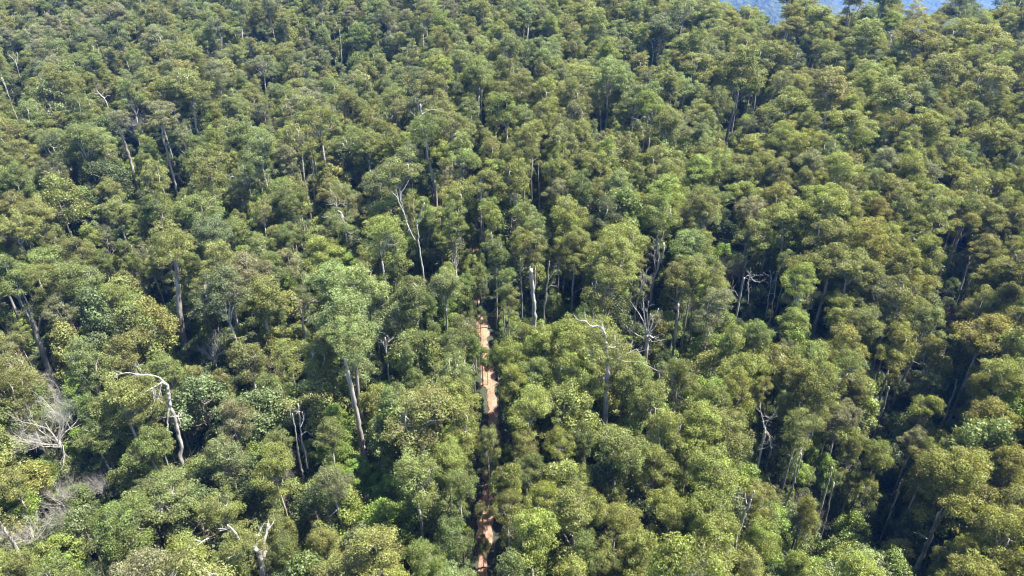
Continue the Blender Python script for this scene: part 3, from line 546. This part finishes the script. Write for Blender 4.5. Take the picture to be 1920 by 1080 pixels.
OPEN_A = np.array(OPEN)
OPEN_G = np.array([hit_surface(a, b, .3) for a, b, c in OPEN if c >= 9])
SUNV = np.array(sdir)
def blocks_track(x, y, z, rx, rz):
    u, v, d = project(np.array([[x, y, z]])); pr = F_PX * rx / d[0]; ph = F_PX * (rz * .8 + rx * .5) / d[0]
    if ((((OPEN_A[:, 0] - u[0]) / (pr * .92 + OPEN_A[:, 2] * .5)) ** 2 + ((OPEN_A[:, 1] - v[0]) / (ph * .92 + OPEN_A[:, 2] * .5)) ** 2) < 1).any(): return True
    D = np.array([x, y, z]) - OPEN_G; t = D @ SUNV; q = D - t[:, None] * SUNV
    return bool((np.linalg.norm(q, axis=1) < rx * .72).any())

KEEP = []                                                              # (column, row, radius, distance) of pale wood that shows in the photograph
for dd_ in DEADS:
    b = hit_surface(*dd_[6][0][0][0], dd_[3]); dist_ = b[1] * cP - b[2] * sP; dd_own = dd_[2] in OWN_CROWN
    for k, (pts, r0, r1) in enumerate(dd_[6]):
        if k > 0 and dd_own: continue
        for (ua, va), (ub, vb) in zip(pts[:-1], pts[1:]):
            n_ = max(2, int(math.hypot(ua - ub, va - vb) / 8))
            for q in range(n_ + 1): KEEP.append((ua + (ub - ua) * q / n_, va + (vb - va) * q / n_, 3 + F_PX * r0 / dist_, dist_))
for u, v, w, wd_, lb_ in BARES:
    b = hit_surface(u, v, 14); KEEP.append((u, v, w * .3, b[1] * cP - b[2] * sP))
KEEP = np.array(KEEP)
def hides_dead(x, y, z, rx, rz, k=.92):
    u, v, d = project(np.array([[x, y, z]])); pr = F_PX * rx / d[0]; ph = F_PX * (rz * .8 + rx * .5) / d[0]
    near = KEEP[:, 3] > d[0] - 2.0
    return bool((near & ((((KEEP[:, 0] - u[0]) / (pr * k + KEEP[:, 2])) ** 2 + ((KEEP[:, 1] - v[0]) / (ph * k + KEEP[:, 2])) ** 2) < 1)).any())

# ------------------------------------------------------------------ plant the forest
trees = []   # dicts: kind, var, x, y, z, s, sz, rot, tone, hero
def add_tree(kind, var, x, y, s, sz, tone, hero=False, sink=0.0):
    info = VAR[kind][var][2]; z = float(ground(x, y)) - sink
    trees.append(dict(kind=kind, var=var, x=float(x), y=float(y), z=z, s=float(s), sz=float(sz), rot=float(rng.uniform(0, 6.283)), tone=tone, hero=hero,
                      cz=z + info['zc'] * s * sz, rx=info['rx'] * s, rz=info['rz'] * s * sz, top=z + info['H'] * s * sz))
dropped = 0
for (u, v, w, tone, k) in HERO:
    kind, rg = KINDVAR[k]; var = int(rng.choice(list(rg))); info = VAR[kind][var][2]; done = False
    for du, dv in ((0, 0), (0, -8), (-8, -6) if u < 905 else (8, -6), (0, -16), (-14, -8) if u < 905 else (14, -8), (0, -24)):
        s = 1.0
        for _ in range(5):
            sz = s ** -.5; P = hit_surface(u + du, v + dv + w * .06, info['zc'] * s * sz); dist = P[1] * cP - P[2] * sP
            s = float(np.clip(w * dist / (F_PX * 2.12 * info['rx']), .5 if kind == 'gum' else .4, 1.75))
        sz = s ** -.5; cz = float(ground(P[0], P[1])) + info['zc'] * s * sz; a_ = (P[0], P[1], cz, info['rx'] * s, info['rz'] * s * sz)
        if not (blocks_track(*a_) or hides_dead(*a_, .8)): done = True; break
    if done: add_tree(kind, var, P[0], P[1], s, sz, tone, True)
    else: dropped += 1
# small trees that close over the track between the open stretches
for (u, v, w, tone) in ((913, 822, 34, 'ol'), (926, 838, 30, 'gr'), (916, 856, 28, 'yg'), (925, 872, 20, 'gr'), (904, 668, 26, 'gr'), (914, 680, 18, 'ol'), (901, 592, 18, 'gr'), (894, 522, 30, 'gr'), (902, 538, 24, 'gg'), (886, 500, 30, 'yg'), (896, 484, 20, 'gr'),
                        (898, 447, 24, 'ol'), (885, 440, 30, 'gr'), (904, 398, 32, 'ol'), (896, 378, 36, 'gr'), (910, 360, 36, 'yg'), (918, 340, 40, 'ol'), (904, 958, 16, 'gr'), (905, 1020, 18, 'gr')):
    var = int(rng.integers(0, 6)); info = VAR['rain'][var][2]; s = .5
    for _ in range(5):
        sz = s ** -.5; P = hit_surface(u, v + w * .06, info['zc'] * s * sz); dist = P[1] * cP - P[2] * sP; s = float(np.clip(w * 1.25 * dist / (F_PX * 2.12 * info['rx']), .28, 1.2))
    add_tree('rain', var, P[0], P[1], s, s ** -.5, tone, True)
print('heroes dropped', dropped)

def far_enough(x, y, r, cells, size, fac):
    ci, cj = int(x // size), int(y // size)
    for a in range(ci - 2, ci + 3):
        for b in range(cj - 2, cj + 3):
            for (px, py, pr) in cells.get((a, b), ()):
                if (px - x) ** 2 + (py - y) ** 2 < (fac * (r + pr)) ** 2: return False
    return True
def sample_area(n):
    """points over the forest, denser where the camera looks"""
    y = rng.uniform(22, 640, n); x = rng.uniform(-1, 1, n) * (60 + y * .98)
    return x, y
def tone_at(u, v, r):
    """leaf colour by place: greyish top left, golden right, fresh green along the track"""
    if u > 1350:
        p = {'go': .34, 'ol': .34, 'yg': .24, 'br': .02, 'gr': .08}
        if v < 260: p = {'ol': .42, 'go': .28, 'yg': .18, 'gr': .08, 'gg': .06}
    elif u > 800:
        p = {'yg': .34, 'ol': .32, 'gr': .18, 'lg': .13, 'br': .02}
        if v < 300: p = {'ol': .38, 'lg': .2, 'yg': .2, 'gg': .15, 'br': .03}
    else:
        p = {'ol': .38, 'gr': .24, 'lg': .12, 'gg': .12, 'br': .03, 'yg': .11}
        if v < 220: p = {'ol': .46, 'gg': .18, 'gy': .1, 'lg': .12, 'br': .03, 'gr': .11}
    k = list(p); w = np.array([p[i] for i in k]); return k[int(np.searchsorted(np.cumsum(w / w.sum()), r))]
cells = {}
for t in trees:
    if t['kind'] != 'rain': cells.setdefault((int(t['x'] // 12), int(t['y'] // 12)), []).append((t['x'], t['y'], t['rx']))
hero_px = []
for t in trees:
    u, v, d = project(np.array([[t['x'], t['y'], t['cz']]])); hero_px.append((u[0], v[0], F_PX * t['rx'] / d[0]))
hero_px = np.array(hero_px)
xs, ys = sample_area(60000)
gz = ground(xs, ys)
uu, vv, dd = project(np.stack([xs, ys, gz + 23], 1))
ok = (uu > -420) & (uu < 2340) & (vv < 1450) & (ys < crest_y(xs) + 70)
gap = in_gap(uu, vv, np.where(uu < 760, 1.22, 1.0)); trd = seg_dist(xs, ys, TRK); wv = wav(xs, ys, 38)
for i in np.nonzero(ok)[0]:
    if gap[i] or trd[i] < 2.3: continue
    if uu[i] < 800 and vv[i] > 230 and wv[i] > .22 and rng.random() < .75: continue
    if wv[i] > .5 and rng.random() < .5: continue
    s = float(np.clip(rng.normal(.86, .23), .5, 1.5)); far = ys[i] > 240 and xs[i] > 60
    if far: s *= 1.12
    var = int(rng.choice(14, p=[.085] * 8 + [.05] * 3 + [.17 / 3] * 3)); info = VAR['gum'][var][2]; r = info['rx'] * s
    if not far_enough(xs[i], ys[i], r, cells, 12, .59): continue
    sz = float(np.clip(rng.normal(1.0 / s ** .45, .1), .7, 1.4))
    cz = gz[i] + info['zc'] * s * sz
    if blocks_track(xs[i], ys[i], cz, r, info['rz'] * s * sz) or hides_dead(xs[i], ys[i], cz, r, info['rz'] * s * sz): continue
    hu, hv, hd = project(np.array([[xs[i], ys[i], cz]]))
    # keep listed crowns in view: nothing planted right in front of them
    if len(hero_px) and (((hero_px[:, 0] - hu[0]) ** 2 + ((hero_px[:, 1] - hv[0]) * 1.3) ** 2) < (.62 * (hero_px[:, 2] + F_PX * r / hd[0])) ** 2).any(): continue
    cells.setdefault((int(xs[i] // 12), int(ys[i] // 12)), []).append((xs[i], ys[i], r))
    add_tree('gum', var, xs[i], ys[i], s, sz, tone_at(hu[0], hv[0], rng.random()))
# the darker storey beneath
cells2 = {}
xs, ys = sample_area(60000); gz = ground(xs, ys); uu, vv, dd = project(np.stack([xs, ys, gz + 8], 1)); gap = in_gap(uu, vv, 1.1); trd = seg_dist(xs, ys, TRK)
ok = (uu > -350) & (uu < 2270) & (vv < 1400) & (ys < crest_y(xs) + 40)
for i in np.nonzero(ok)[0]:
    if trd[i] < 3.2: continue
    s = float(np.clip(rng.normal(1.08, .26), .45, 1.65))
    if gap[i]: s *= .48
    if trd[i] < 7: s = min(s, .55)
    var = int(rng.choice(8, p=[.14] * 6 + [.08] * 2)); info = VAR['rain'][var][2]; r = info['rx'] * s
    if not far_enough(xs[i], ys[i], r, cells2, 12, .66): continue
    sz = float(rng.uniform(.8, 1.25)); cz = gz[i] + info['zc'] * s * sz
    if blocks_track(xs[i], ys[i], cz, r, info['rz'] * s * sz) or hides_dead(xs[i], ys[i], cz, r, info['rz'] * s * sz): continue
    cells2.setdefault((int(xs[i] // 12), int(ys[i] // 12)), []).append((xs[i], ys[i], r))
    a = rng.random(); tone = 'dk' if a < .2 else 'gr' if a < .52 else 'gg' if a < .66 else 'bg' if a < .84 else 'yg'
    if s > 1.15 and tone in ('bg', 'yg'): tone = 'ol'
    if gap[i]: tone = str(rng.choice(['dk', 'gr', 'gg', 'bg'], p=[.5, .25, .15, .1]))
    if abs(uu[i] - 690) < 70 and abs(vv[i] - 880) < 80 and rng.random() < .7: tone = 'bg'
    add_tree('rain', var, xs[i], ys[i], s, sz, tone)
print('planted', sum(t['kind'] == 'gum' for t in trees), sum(t['kind'] == 'rain' for t in trees))

# how much of each tree the camera sees (coarse picture of ids)
W2, H2 = 640, 360
buf = np.full((H2, W2), -1, np.int32); zb = np.full((H2, W2), 1e9, np.float32)
C3 = np.array([[t['x'], t['y'], t['cz']] for t in trees]); pu, pv, pd = project(C3)
for i, t in enumerate(trees):
    t['u'], t['v'], t['d'] = float(pu[i]), float(pv[i]), float(pd[i])
    if pd[i] < 5: continue
    el = math.atan2(-t['cz'], t['y']); hw = F_PX * t['rx'] / pd[i] / 3; hh = F_PX * math.hypot(t['rz'] * math.cos(el), t['rx'] * math.sin(el)) / pd[i] / 3
    cx, cy = pu[i] / 3, pv[i] / 3; x0, x1 = int(max(cx - hw, 0)), int(min(cx + hw + 1, W2)); y0, y1 = int(max(cy - hh, 0)), int(min(cy + hh + 1, H2))
    if x0 >= x1 or y0 >= y1: continue
    X, Y = np.meshgrid(np.arange(x0, x1) + .5, np.arange(y0, y1) + .5)
    e = ((X - cx) / hw) ** 2 + ((Y - cy) / hh) ** 2
    d = (pd[i] - t['rx'] * np.sqrt(np.maximum(1 - e, 0))).astype(np.float32)
    sub = zb[y0:y1, x0:x1]; m = (e < 1) & (d < sub); sub[m] = d[m]; buf[y0:y1, x0:x1][m] = i
vis = np.bincount(buf[buf >= 0].ravel(), minlength=len(trees))
for i, t in enumerate(trees): t['vis'] = int(vis[i])

# ------------------------------------------------------------------ scene building
def setp(o, **kw):
    for k, v in kw.items(): o[k] = v
    return o
def link(name, me, parent=None, **kw):
    o = bpy.data.objects.new(name, me); COL.objects.link(o); o.parent = parent; setp(o, **kw); return o

def grid_mesh(name, X, Y, Z, mat):
    ny, nx = X.shape; v = np.stack([X, Y, Z], -1).reshape(-1, 3).astype(np.float32)
    i = np.arange(ny * nx).reshape(ny, nx); q = np.stack([i[:-1, :-1], i[:-1, 1:], i[1:, 1:], i[1:, :-1]], -1).reshape(-1)
    me = bpy.data.meshes.new(name); me.vertices.add(len(v)); me.vertices.foreach_set('co', v.ravel()); me.loops.add(len(q)); me.loops.foreach_set('vertex_index', q.astype(np.int32))
    n = len(q) // 4; me.polygons.add(n); me.polygons.foreach_set('loop_start', np.arange(n, dtype=np.int32) * 4); me.polygons.foreach_set('loop_total', np.full(n, 4, np.int32))
    me.polygons.foreach_set('use_smooth', np.ones(n, bool)); me.update(calc_edges=True); me.materials.append(mat); return me
gx = np.linspace(-900, 900, 451); gy = np.linspace(-300, 1000, 326)
X, Y = np.meshgrid(gx, gy); Z = ground(X, Y)
Z = np.maximum(Z, -480)
link('ground', grid_mesh('ground', X, Y, Z, ground_mat()), kind='structure')
hy = np.concatenate([np.linspace(-6000, 900, 60), np.linspace(930, 7500, 300), np.linspace(7550, 14000, 50)]); hx = np.concatenate([np.linspace(-9000, -1600, 40), np.linspace(-1560, 4500, 250), np.linspace(4600, 9000, 20)])
X, Y = np.meshgrid(hx, hy); Z = far_ground(X, Y) - 30 * (np.hypot(X, Y) < 1300)
Z = Z + rng.normal(size=Z.shape) * 9
link('hills', grid_mesh('hills', X, Y, Z, hills_mat()), kind='structure')
# track
def resample(P, step):
    d = np.concatenate([[0], np.cumsum(np.linalg.norm(np.diff(P, axis=0), axis=1))]); s = np.arange(0, d[-1], step)
    return np.stack([np.interp(s, d, P[:, 0]), np.interp(s, d, P[:, 1])], 1)
P = resample(TRK, 1.0); P = np.stack([np.convolve(np.pad(P[:, k], 4, 'edge'), np.ones(9) / 9, 'valid') for k in (0, 1)], 1)
tn = unit(np.gradient(P, axis=0)); nn = np.stack([tn[:, 1], -tn[:, 0]], 1)
sd = np.linspace(-1, 1, 9); wd = 1.08 + .28 * np.sin(P[:, 1] * .35) + .25 * rng.normal(size=len(P))
X = P[:, 0][:, None] + nn[:, 0][:, None] * sd * wd[:, None]; Y = P[:, 1][:, None] + nn[:, 1][:, None] * sd * wd[:, None]
rut = -.12 * np.exp(-((np.abs(sd) - .5) / .18) ** 2) - .25 * (np.abs(sd) > .95)
Z = ground(X, Y) + .32 + rut[None, :] + .03 * rng.normal(size=X.shape)
link('track', grid_mesh('track', X, Y, Z, track_mat()), kind='structure')

# ---- individuals and mass
def pick(kind, n, minvis):
    c = [t for t in trees if t['kind'] == kind and t['vis'] >= minvis]; c.sort(key=lambda t: -t['vis']); return c[:n]
indiv = {k: pick(k, 300, 12) for k in ('gum', 'rain')}
bares = [t for t in trees if t['kind'] == 'bare']
chosen = {id(t) for k in indiv for t in indiv[k]} | {id(t) for t in bares}

def tint_of(t):
    c = np.array(TONE[t['tone']]) * (1 + rng.normal() * .10) * (1 + rng.normal(size=3) * .03); return [float(v) for v in c]
for t in trees: t['tint'] = tint_of(t)

NAMES = {'gum': ('gum_tree', 'tree', 'tall gum trees of the canopy'), 'rain': ('rainforest_tree', 'tree', 'dark rainforest trees between the gums'), 'bare': ('bare_tree', 'tree', 'leafless grey trees')}
for kind in ('gum', 'rain', 'bare'):
    for t in (indiv.get(kind) or bares):
        nm, cat, grp = NAMES[kind]; tk, cr, info = VAR[kind][t['var']]
        root = bpy.data.objects.new(nm, None); COL.objects.link(root); root.empty_display_size = 1
        root.location = (t['x'], t['y'], t['z']); root.rotation_euler = (0, 0, t['rot']); root.scale = (t['s'], t['s'], t['s'] * t['sz'])
        setp(root, category=cat, group=grp); t['obj'] = root
        link('trunk', tk, root)
        link('crown', cr, root, tint=t['tint'])

# landmarks: dead trees drawn limb by limb, each in its own upright plane and given depth
LAND = []     # (column, row, phrase)
def dead_tree(name, label, limbs, base_px, hh, wood=M_DEAD, ground_ext=True, cat='dead tree', depth=.25, twigs=0, trunk_r=None):
    """limbs: list of (points in photo pixels, start radius, end radius); base_px: pixel of the foot of the visible trunk, hh: its height above ground"""
    base = hit_surface(base_px[0], base_px[1], hh)
    hd = unit(np.array([base[0], base[1], 0.0]))
    def on_plane(u, v):
        d = ray(u, v); t = (base @ hd) / (d @ hd); return d * t
    gzv = float(ground(base[0], base[1])); rootp = np.array([base[0], base[1], gzv])
    root = bpy.data.objects.new(name, None); COL.objects.link(root); root.location = rootp
    setp(root, label=label, category=cat)
    tk, br = MB(), MB(); ends = {}
    for k, (pts, r0, r1) in enumerate(limbs):
        P = np.array([on_plane(*p) for p in pts]) - rootp
        n = len(P)
        if k == 0:
            if ground_ext:
                foot = np.array([P[0][0] * .6, P[0][1] * .6, 0]); P = np.concatenate([[foot + np.array([0, 0, -3]), foot, (foot + P[0]) / 2], P]); rad = np.concatenate([[r0 * 1.35, r0 * 1.25, r0 * 1.12], np.linspace(r0, r1, n)])
            else: rad = np.linspace(r0, r1, n)
            Pf, rf = densify(P, rad); rf = rf * .7; tk.tube(Pf, rf, 9)
        else:
            sgn = rng.uniform(-1, 1); P = P + hd * (np.linspace(0, 1, n) ** 1.2 * sgn * depth * np.linalg.norm(P[-1] - P[0]))[:, None]
            Pf, rf = densify(P, np.linspace(r0, r1, n)); rf = rf * .75; br.tube(Pf, rf, 6)
            for _ in range(twigs):
                q = Pf[rng.integers(len(Pf) // 3, len(Pf))]; dd = unit(P[-1] - P[0] + rng.normal(size=3) * .8 * np.linalg.norm(P[-1] - P[0]))
                twiggy(br, q, dd, rng.uniform(.8, 1.8), max(r1 * .6, .025), 1, .5, .2)
    link('trunk', tk.mesh('trunk', [wood], smooth_sh=True), root)
    if br.n: link('branches', br.mesh('branches', [wood], smooth_sh=True), root)
    return root
def densify(P, rad):
    m = 4; n = len(P); t = np.linspace(0, n - 1, (n - 1) * m + 1); Q = np.stack([np.interp(t, np.arange(n), P[:, k]) for k in range(3)], 1)
    Q[1:-1] = (Q[:-2] + 2 * Q[1:-1] + Q[2:]) / 4
    L = np.linalg.norm(P[-1] - P[0]) / max(len(Q), 1); Q[1:-1] += rng.normal(size=(len(Q) - 2, 3)) * L * .09
    return Q, np.interp(t, np.arange(n), rad) * (1 + rng.normal(size=len(t)) * .06)

WOOD = {'grey': M_TWIG, 'dead': M_DEAD, 'bark': M_BARK, 'twig': M_TWIG, 'red': M_BARK}
for name, label, phrase, hh, tw, wood, limbs in DEADS:
    r = dead_tree(name, label, limbs, limbs[0][0][0], hh, WOOD[wood], twigs=tw, cat='tree' if name == 'old_gum_tree' else 'dead tree')
    mid = limbs[0][0][len(limbs[0][0]) // 2]; LAND.append((mid[0], mid[1], phrase))
    if phrase in OWN_CROWN:
        u, v, w, tone, var = OWN_CROWN[phrase]; info = VAR['gum'][var][2]; b = np.array(r.location); hd = unit(np.array([b[0], b[1], 0.]))
        dv = ray(u, v); P = dv * ((b @ hd) / (dv @ hd)); dist = P[1] * cP - P[2] * sP; sc = w * dist / (F_PX * 2.12 * info['rx'])
        c = link('crown', VAR['gum'][var][1], r, tint=[float(q) for q in np.array(TONE[tone]) * 1.0]); c.scale = (sc, sc, sc); c.rotation_euler = (0, 0, rng.uniform(0, 6)); c.location = (P[0] - b[0], P[1] - b[1], P[2] - b[2] - info['zc'] * sc)
        if name == 'dead_tree': r['category'] = 'tree'
    r['group'] = 'pale old trunks and dead trees among the crowns'
for i, (u, v, w, wood, label) in enumerate(BARES):
    var = 3 if wood == 'brown' else i % 3; tk, cr, info = VAR['bare'][var]; s = .8
    for _ in range(4):
        P = hit_surface(u, v, info['zc'] * s); dist = P[1] * cP - P[2] * sP; s = w * dist / (F_PX * 7.6)
    r = bpy.data.objects.new('bare_tree', None); COL.objects.link(r); r.location = (P[0], P[1], float(ground(P[0], P[1]))); r.scale = (s, s, s * np.clip(14 / (20 * s), .9, 1.8)); r.rotation_euler = (0, 0, rng.uniform(0, 6))
    setp(r, label=label, category='tree', group='leafless grey and brown trees')
    link('trunk', tk, r); link('crown', cr, r)
for u, v, lab, tint in ((621, 880, 'bright yellow green tree fern with spread fronds in the lower left undergrowth', (.27, .33, .045)), (536, 790, 'small yellow tree fern in deep shade between the rusty brown crowns', (.42, .34, .03))):
    tk, cr, info = FERN; P = hit_surface(u, v, 5); r = bpy.data.objects.new('tree_fern', None); COL.objects.link(r); r.location = (P[0], P[1], P[2] - 4); r.scale = (.85, .85, 1) if u > 600 else (.55, .55, 1)
    setp(r, label=lab, category='tree fern', group='tree ferns'); link('trunk', tk, r); link('fronds', cr, r, tint=list(tint))
LAND += [(925, 760, 'widest bare stretch of red track'), (914, 925, 'bare track stretch near the bottom'), (621, 880, 'yellow green tree fern'), (480, 710, 'rusty brown crowns'), (889, 466, 'farthest glimpse of red track')]
LAND += [(b[0], b[1], b[4].split(' at ')[0].split(' half ')[0].split(' in the ')[0].split(' beneath')[0].split(' below')[0].split(' right of')[0].split(' beside')[0].split(' on the')[0].split(' behind')[0]) for b in BARES if b[0] not in (985, 993, 250, 42, 145)]
# labels: tone, shape, and where the tree stands from the nearest landmark
buckets = {}
for kind in ('gum', 'rain', 'bare'):
    for t in (indiv.get(kind) or bares):
        best = sorted(LAND, key=lambda l: math.hypot(l[0] - t['u'], (l[1] - t['v']) * 1.2))[0]
        du, dv = t['u'] - best[0], t['v'] - best[1]
        dr = ('right of' if du > 0 else 'left of') if abs(du) > abs(dv) * 1.2 else ('in front of' if dv > 0 else 'behind')
        shape = {'gum': ['', 'narrow ', 'thin crowned '][0 if t['var'] < 8 else 1 if t['var'] < 11 else 2], 'rain': 'vine hung ' if t['var'] > 5 else '', 'bare': 'leafless '}[kind]
        px = 2 * F_PX * t['rx'] / t['d']; size = 'large ' if px > 95 else 'small ' if px < 48 else ''
        what = {'gum': 'gum tree', 'rain': 'rainforest tree', 'bare': 'tree'}[kind]
        buckets.setdefault((f"{size}{shape}{TWORD[t['tone']]} {what}", dr, best[2]), []).append((math.hypot(du, dv), t))
ORD = ['nearest', 'second', 'third', 'fourth', 'fifth', 'sixth', 'seventh', 'eighth', 'ninth', 'tenth', 'eleventh', 'twelfth', 'thirteenth', 'fourteenth', 'fifteenth', 'sixteenth']
for (what, dr, ph), L_ in buckets.items():
    L_.sort(key=lambda q: q[0])
    for k, (_, t) in enumerate(L_):
        lab = (f'{what} {dr} the {ph}' if len(L_) == 1 else f'{ORD[min(k, 15)]} {what} {dr} the {ph}').strip()
        t['obj']['label'] = lab if len(lab.split()) <= 16 else ' '.join(lab.split()[:16])

# ---- the rest of the forest: one mass
def source_collection(name, meshes):
    c = bpy.data.collections.new(name)
    for i, me in enumerate(meshes):
        o = bpy.data.objects.new('%s_%02d' % (name, i), me); c.objects.link(o)
    return c
def mass(name, label, pts, rots, scls, tints, vars_, colls):
    me = bpy.data.meshes.new(name); me.vertices.add(len(pts)); me.vertices.foreach_set('co', np.asarray(pts, np.float32).ravel())
    for nm, ty, arr in (('rot', 'FLOAT_VECTOR', rots), ('scl', 'FLOAT_VECTOR', scls), ('tint', 'FLOAT_VECTOR', tints)):
        a = me.attributes.new(nm, ty, 'POINT'); a.data.foreach_set('vector', np.asarray(arr, np.float32).ravel())
    a = me.attributes.new('var', 'INT', 'POINT'); a.data.foreach_set('value', np.asarray(vars_, np.int32))
    o = link(name, me, None, kind='stuff', label=label)
    ng = bpy.data.node_groups.new(name + '_nodes', 'GeometryNodeTree'); ng.interface.new_socket('Geometry', in_out='INPUT', socket_type='NodeSocketGeometry'); ng.interface.new_socket('Geometry', in_out='OUTPUT', socket_type='NodeSocketGeometry')
    gi, go = ng.nodes.new('NodeGroupInput'), ng.nodes.new('NodeGroupOutput'); jn = ng.nodes.new('GeometryNodeJoinGeometry')
    def attr(nm, ty):
        n = ng.nodes.new('GeometryNodeInputNamedAttribute'); n.data_type = ty; n.inputs['Name'].default_value = nm
        return [s for s in n.outputs if s.enabled and s.name == 'Attribute'][0]
    for c in colls:
        ci = ng.nodes.new('GeometryNodeCollectionInfo'); ci.inputs['Collection'].default_value = c; ci.inputs['Separate Children'].default_value = True
        ip = ng.nodes.new('GeometryNodeInstanceOnPoints'); ip.inputs['Pick Instance'].default_value = True
        ng.links.new(gi.outputs[0], ip.inputs['Points']); ng.links.new(ci.outputs[0], ip.inputs['Instance'])
        ng.links.new(attr('var', 'INT'), ip.inputs['Instance Index']); ng.links.new(attr('rot', 'FLOAT_VECTOR'), ip.inputs['Rotation']); ng.links.new(attr('scl', 'FLOAT_VECTOR'), ip.inputs['Scale'])
        ng.links.new(ip.outputs[0], jn.inputs[0])
    ng.links.new(jn.outputs[0], go.inputs[0])
    md = o.modifiers.new('scatter', 'NODES'); md.node_group = ng
    return o
GUMC = [source_collection('gum_source_trunk', [v[0] for v in VAR['gum']]), source_collection('gum_source_crown', [v[1] for v in VAR['gum']])]
RNC = [source_collection('rain_source_trunk', [v[0] for v in VAR['rain']]), source_collection('rain_source_crown', [v[1] for v in VAR['rain']])]
for kind, colls, nm, lab in (('gum', GUMC, 'forest', 'far and half hidden gum trees of the continuous forest'), ('rain', RNC, 'undergrowth_trees', 'dark lower storey of rainforest trees seen between the gum crowns')):
    T = [t for t in trees if t['kind'] == kind and id(t) not in chosen]
    mass(nm, lab, [(t['x'], t['y'], t['z']) for t in T], [(0, 0, t['rot']) for t in T], [(t['s'], t['s'], t['s'] * t['sz']) for t in T], [t['tint'] for t in T], [t['var'] for t in T], colls)
# ---- shrubs over the ground
xs, ys = sample_area(40000); keep = (ys < crest_y(xs) + 30)
trd = seg_dist(xs, ys, TRK); sc = rng.uniform(.45, 1.0, len(xs)); sc = np.where(trd < 7, np.minimum(sc, .42), sc); keep &= trd > 2.3 + sc * 2.0
xs, ys, sc = xs[keep], ys[keep], sc[keep]; gz = ground(xs, ys); uu, vv, dd = project(np.stack([xs, ys, gz + 2], 1))
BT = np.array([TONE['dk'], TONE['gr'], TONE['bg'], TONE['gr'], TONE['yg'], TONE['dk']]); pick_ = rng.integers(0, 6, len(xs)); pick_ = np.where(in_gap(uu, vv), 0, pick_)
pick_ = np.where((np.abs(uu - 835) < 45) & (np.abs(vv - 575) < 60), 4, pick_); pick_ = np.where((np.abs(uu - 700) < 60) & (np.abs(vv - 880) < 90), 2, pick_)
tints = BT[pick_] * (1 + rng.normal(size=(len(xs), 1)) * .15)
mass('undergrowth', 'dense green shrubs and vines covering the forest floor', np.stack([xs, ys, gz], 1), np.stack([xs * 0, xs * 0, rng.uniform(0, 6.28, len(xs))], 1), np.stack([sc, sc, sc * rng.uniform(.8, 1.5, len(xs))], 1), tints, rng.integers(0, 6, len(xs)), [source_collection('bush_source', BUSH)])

# ---- the air
if HAZE > 0:
    m, nt = new_mat('air'); pv = N(nt, 'ShaderNodeVolumePrincipled'); pv.inputs['Color'].default_value = (0.10, 0.34, 0.95, 1); pv.inputs['Density'].default_value = HAZE; pv.inputs['Anisotropy'].default_value = 0.0
    out = N(nt, 'ShaderNodeOutputMaterial'); nt.links.new(pv.outputs[0], out.inputs['Volume'])
    mb = MB(); x0, x1, y0, y1, z0, z1 = -9500, 9500, -6500, 14500, -1300, 330
    mb.add([(x0, y0, z0), (x1, y0, z0), (x1, y1, z0), (x0, y1, z0), (x0, y0, z1), (x1, y0, z1), (x1, y1, z1), (x0, y1, z1)], [(0, 3, 2, 1), (4, 5, 6, 7), (0, 1, 5, 4), (1, 2, 6, 5), (2, 3, 7, 6), (3, 0, 4, 7)])
    link('haze', mb.mesh('haze', [m]), None, kind='stuff', label='thin blue air over the forest and valley')
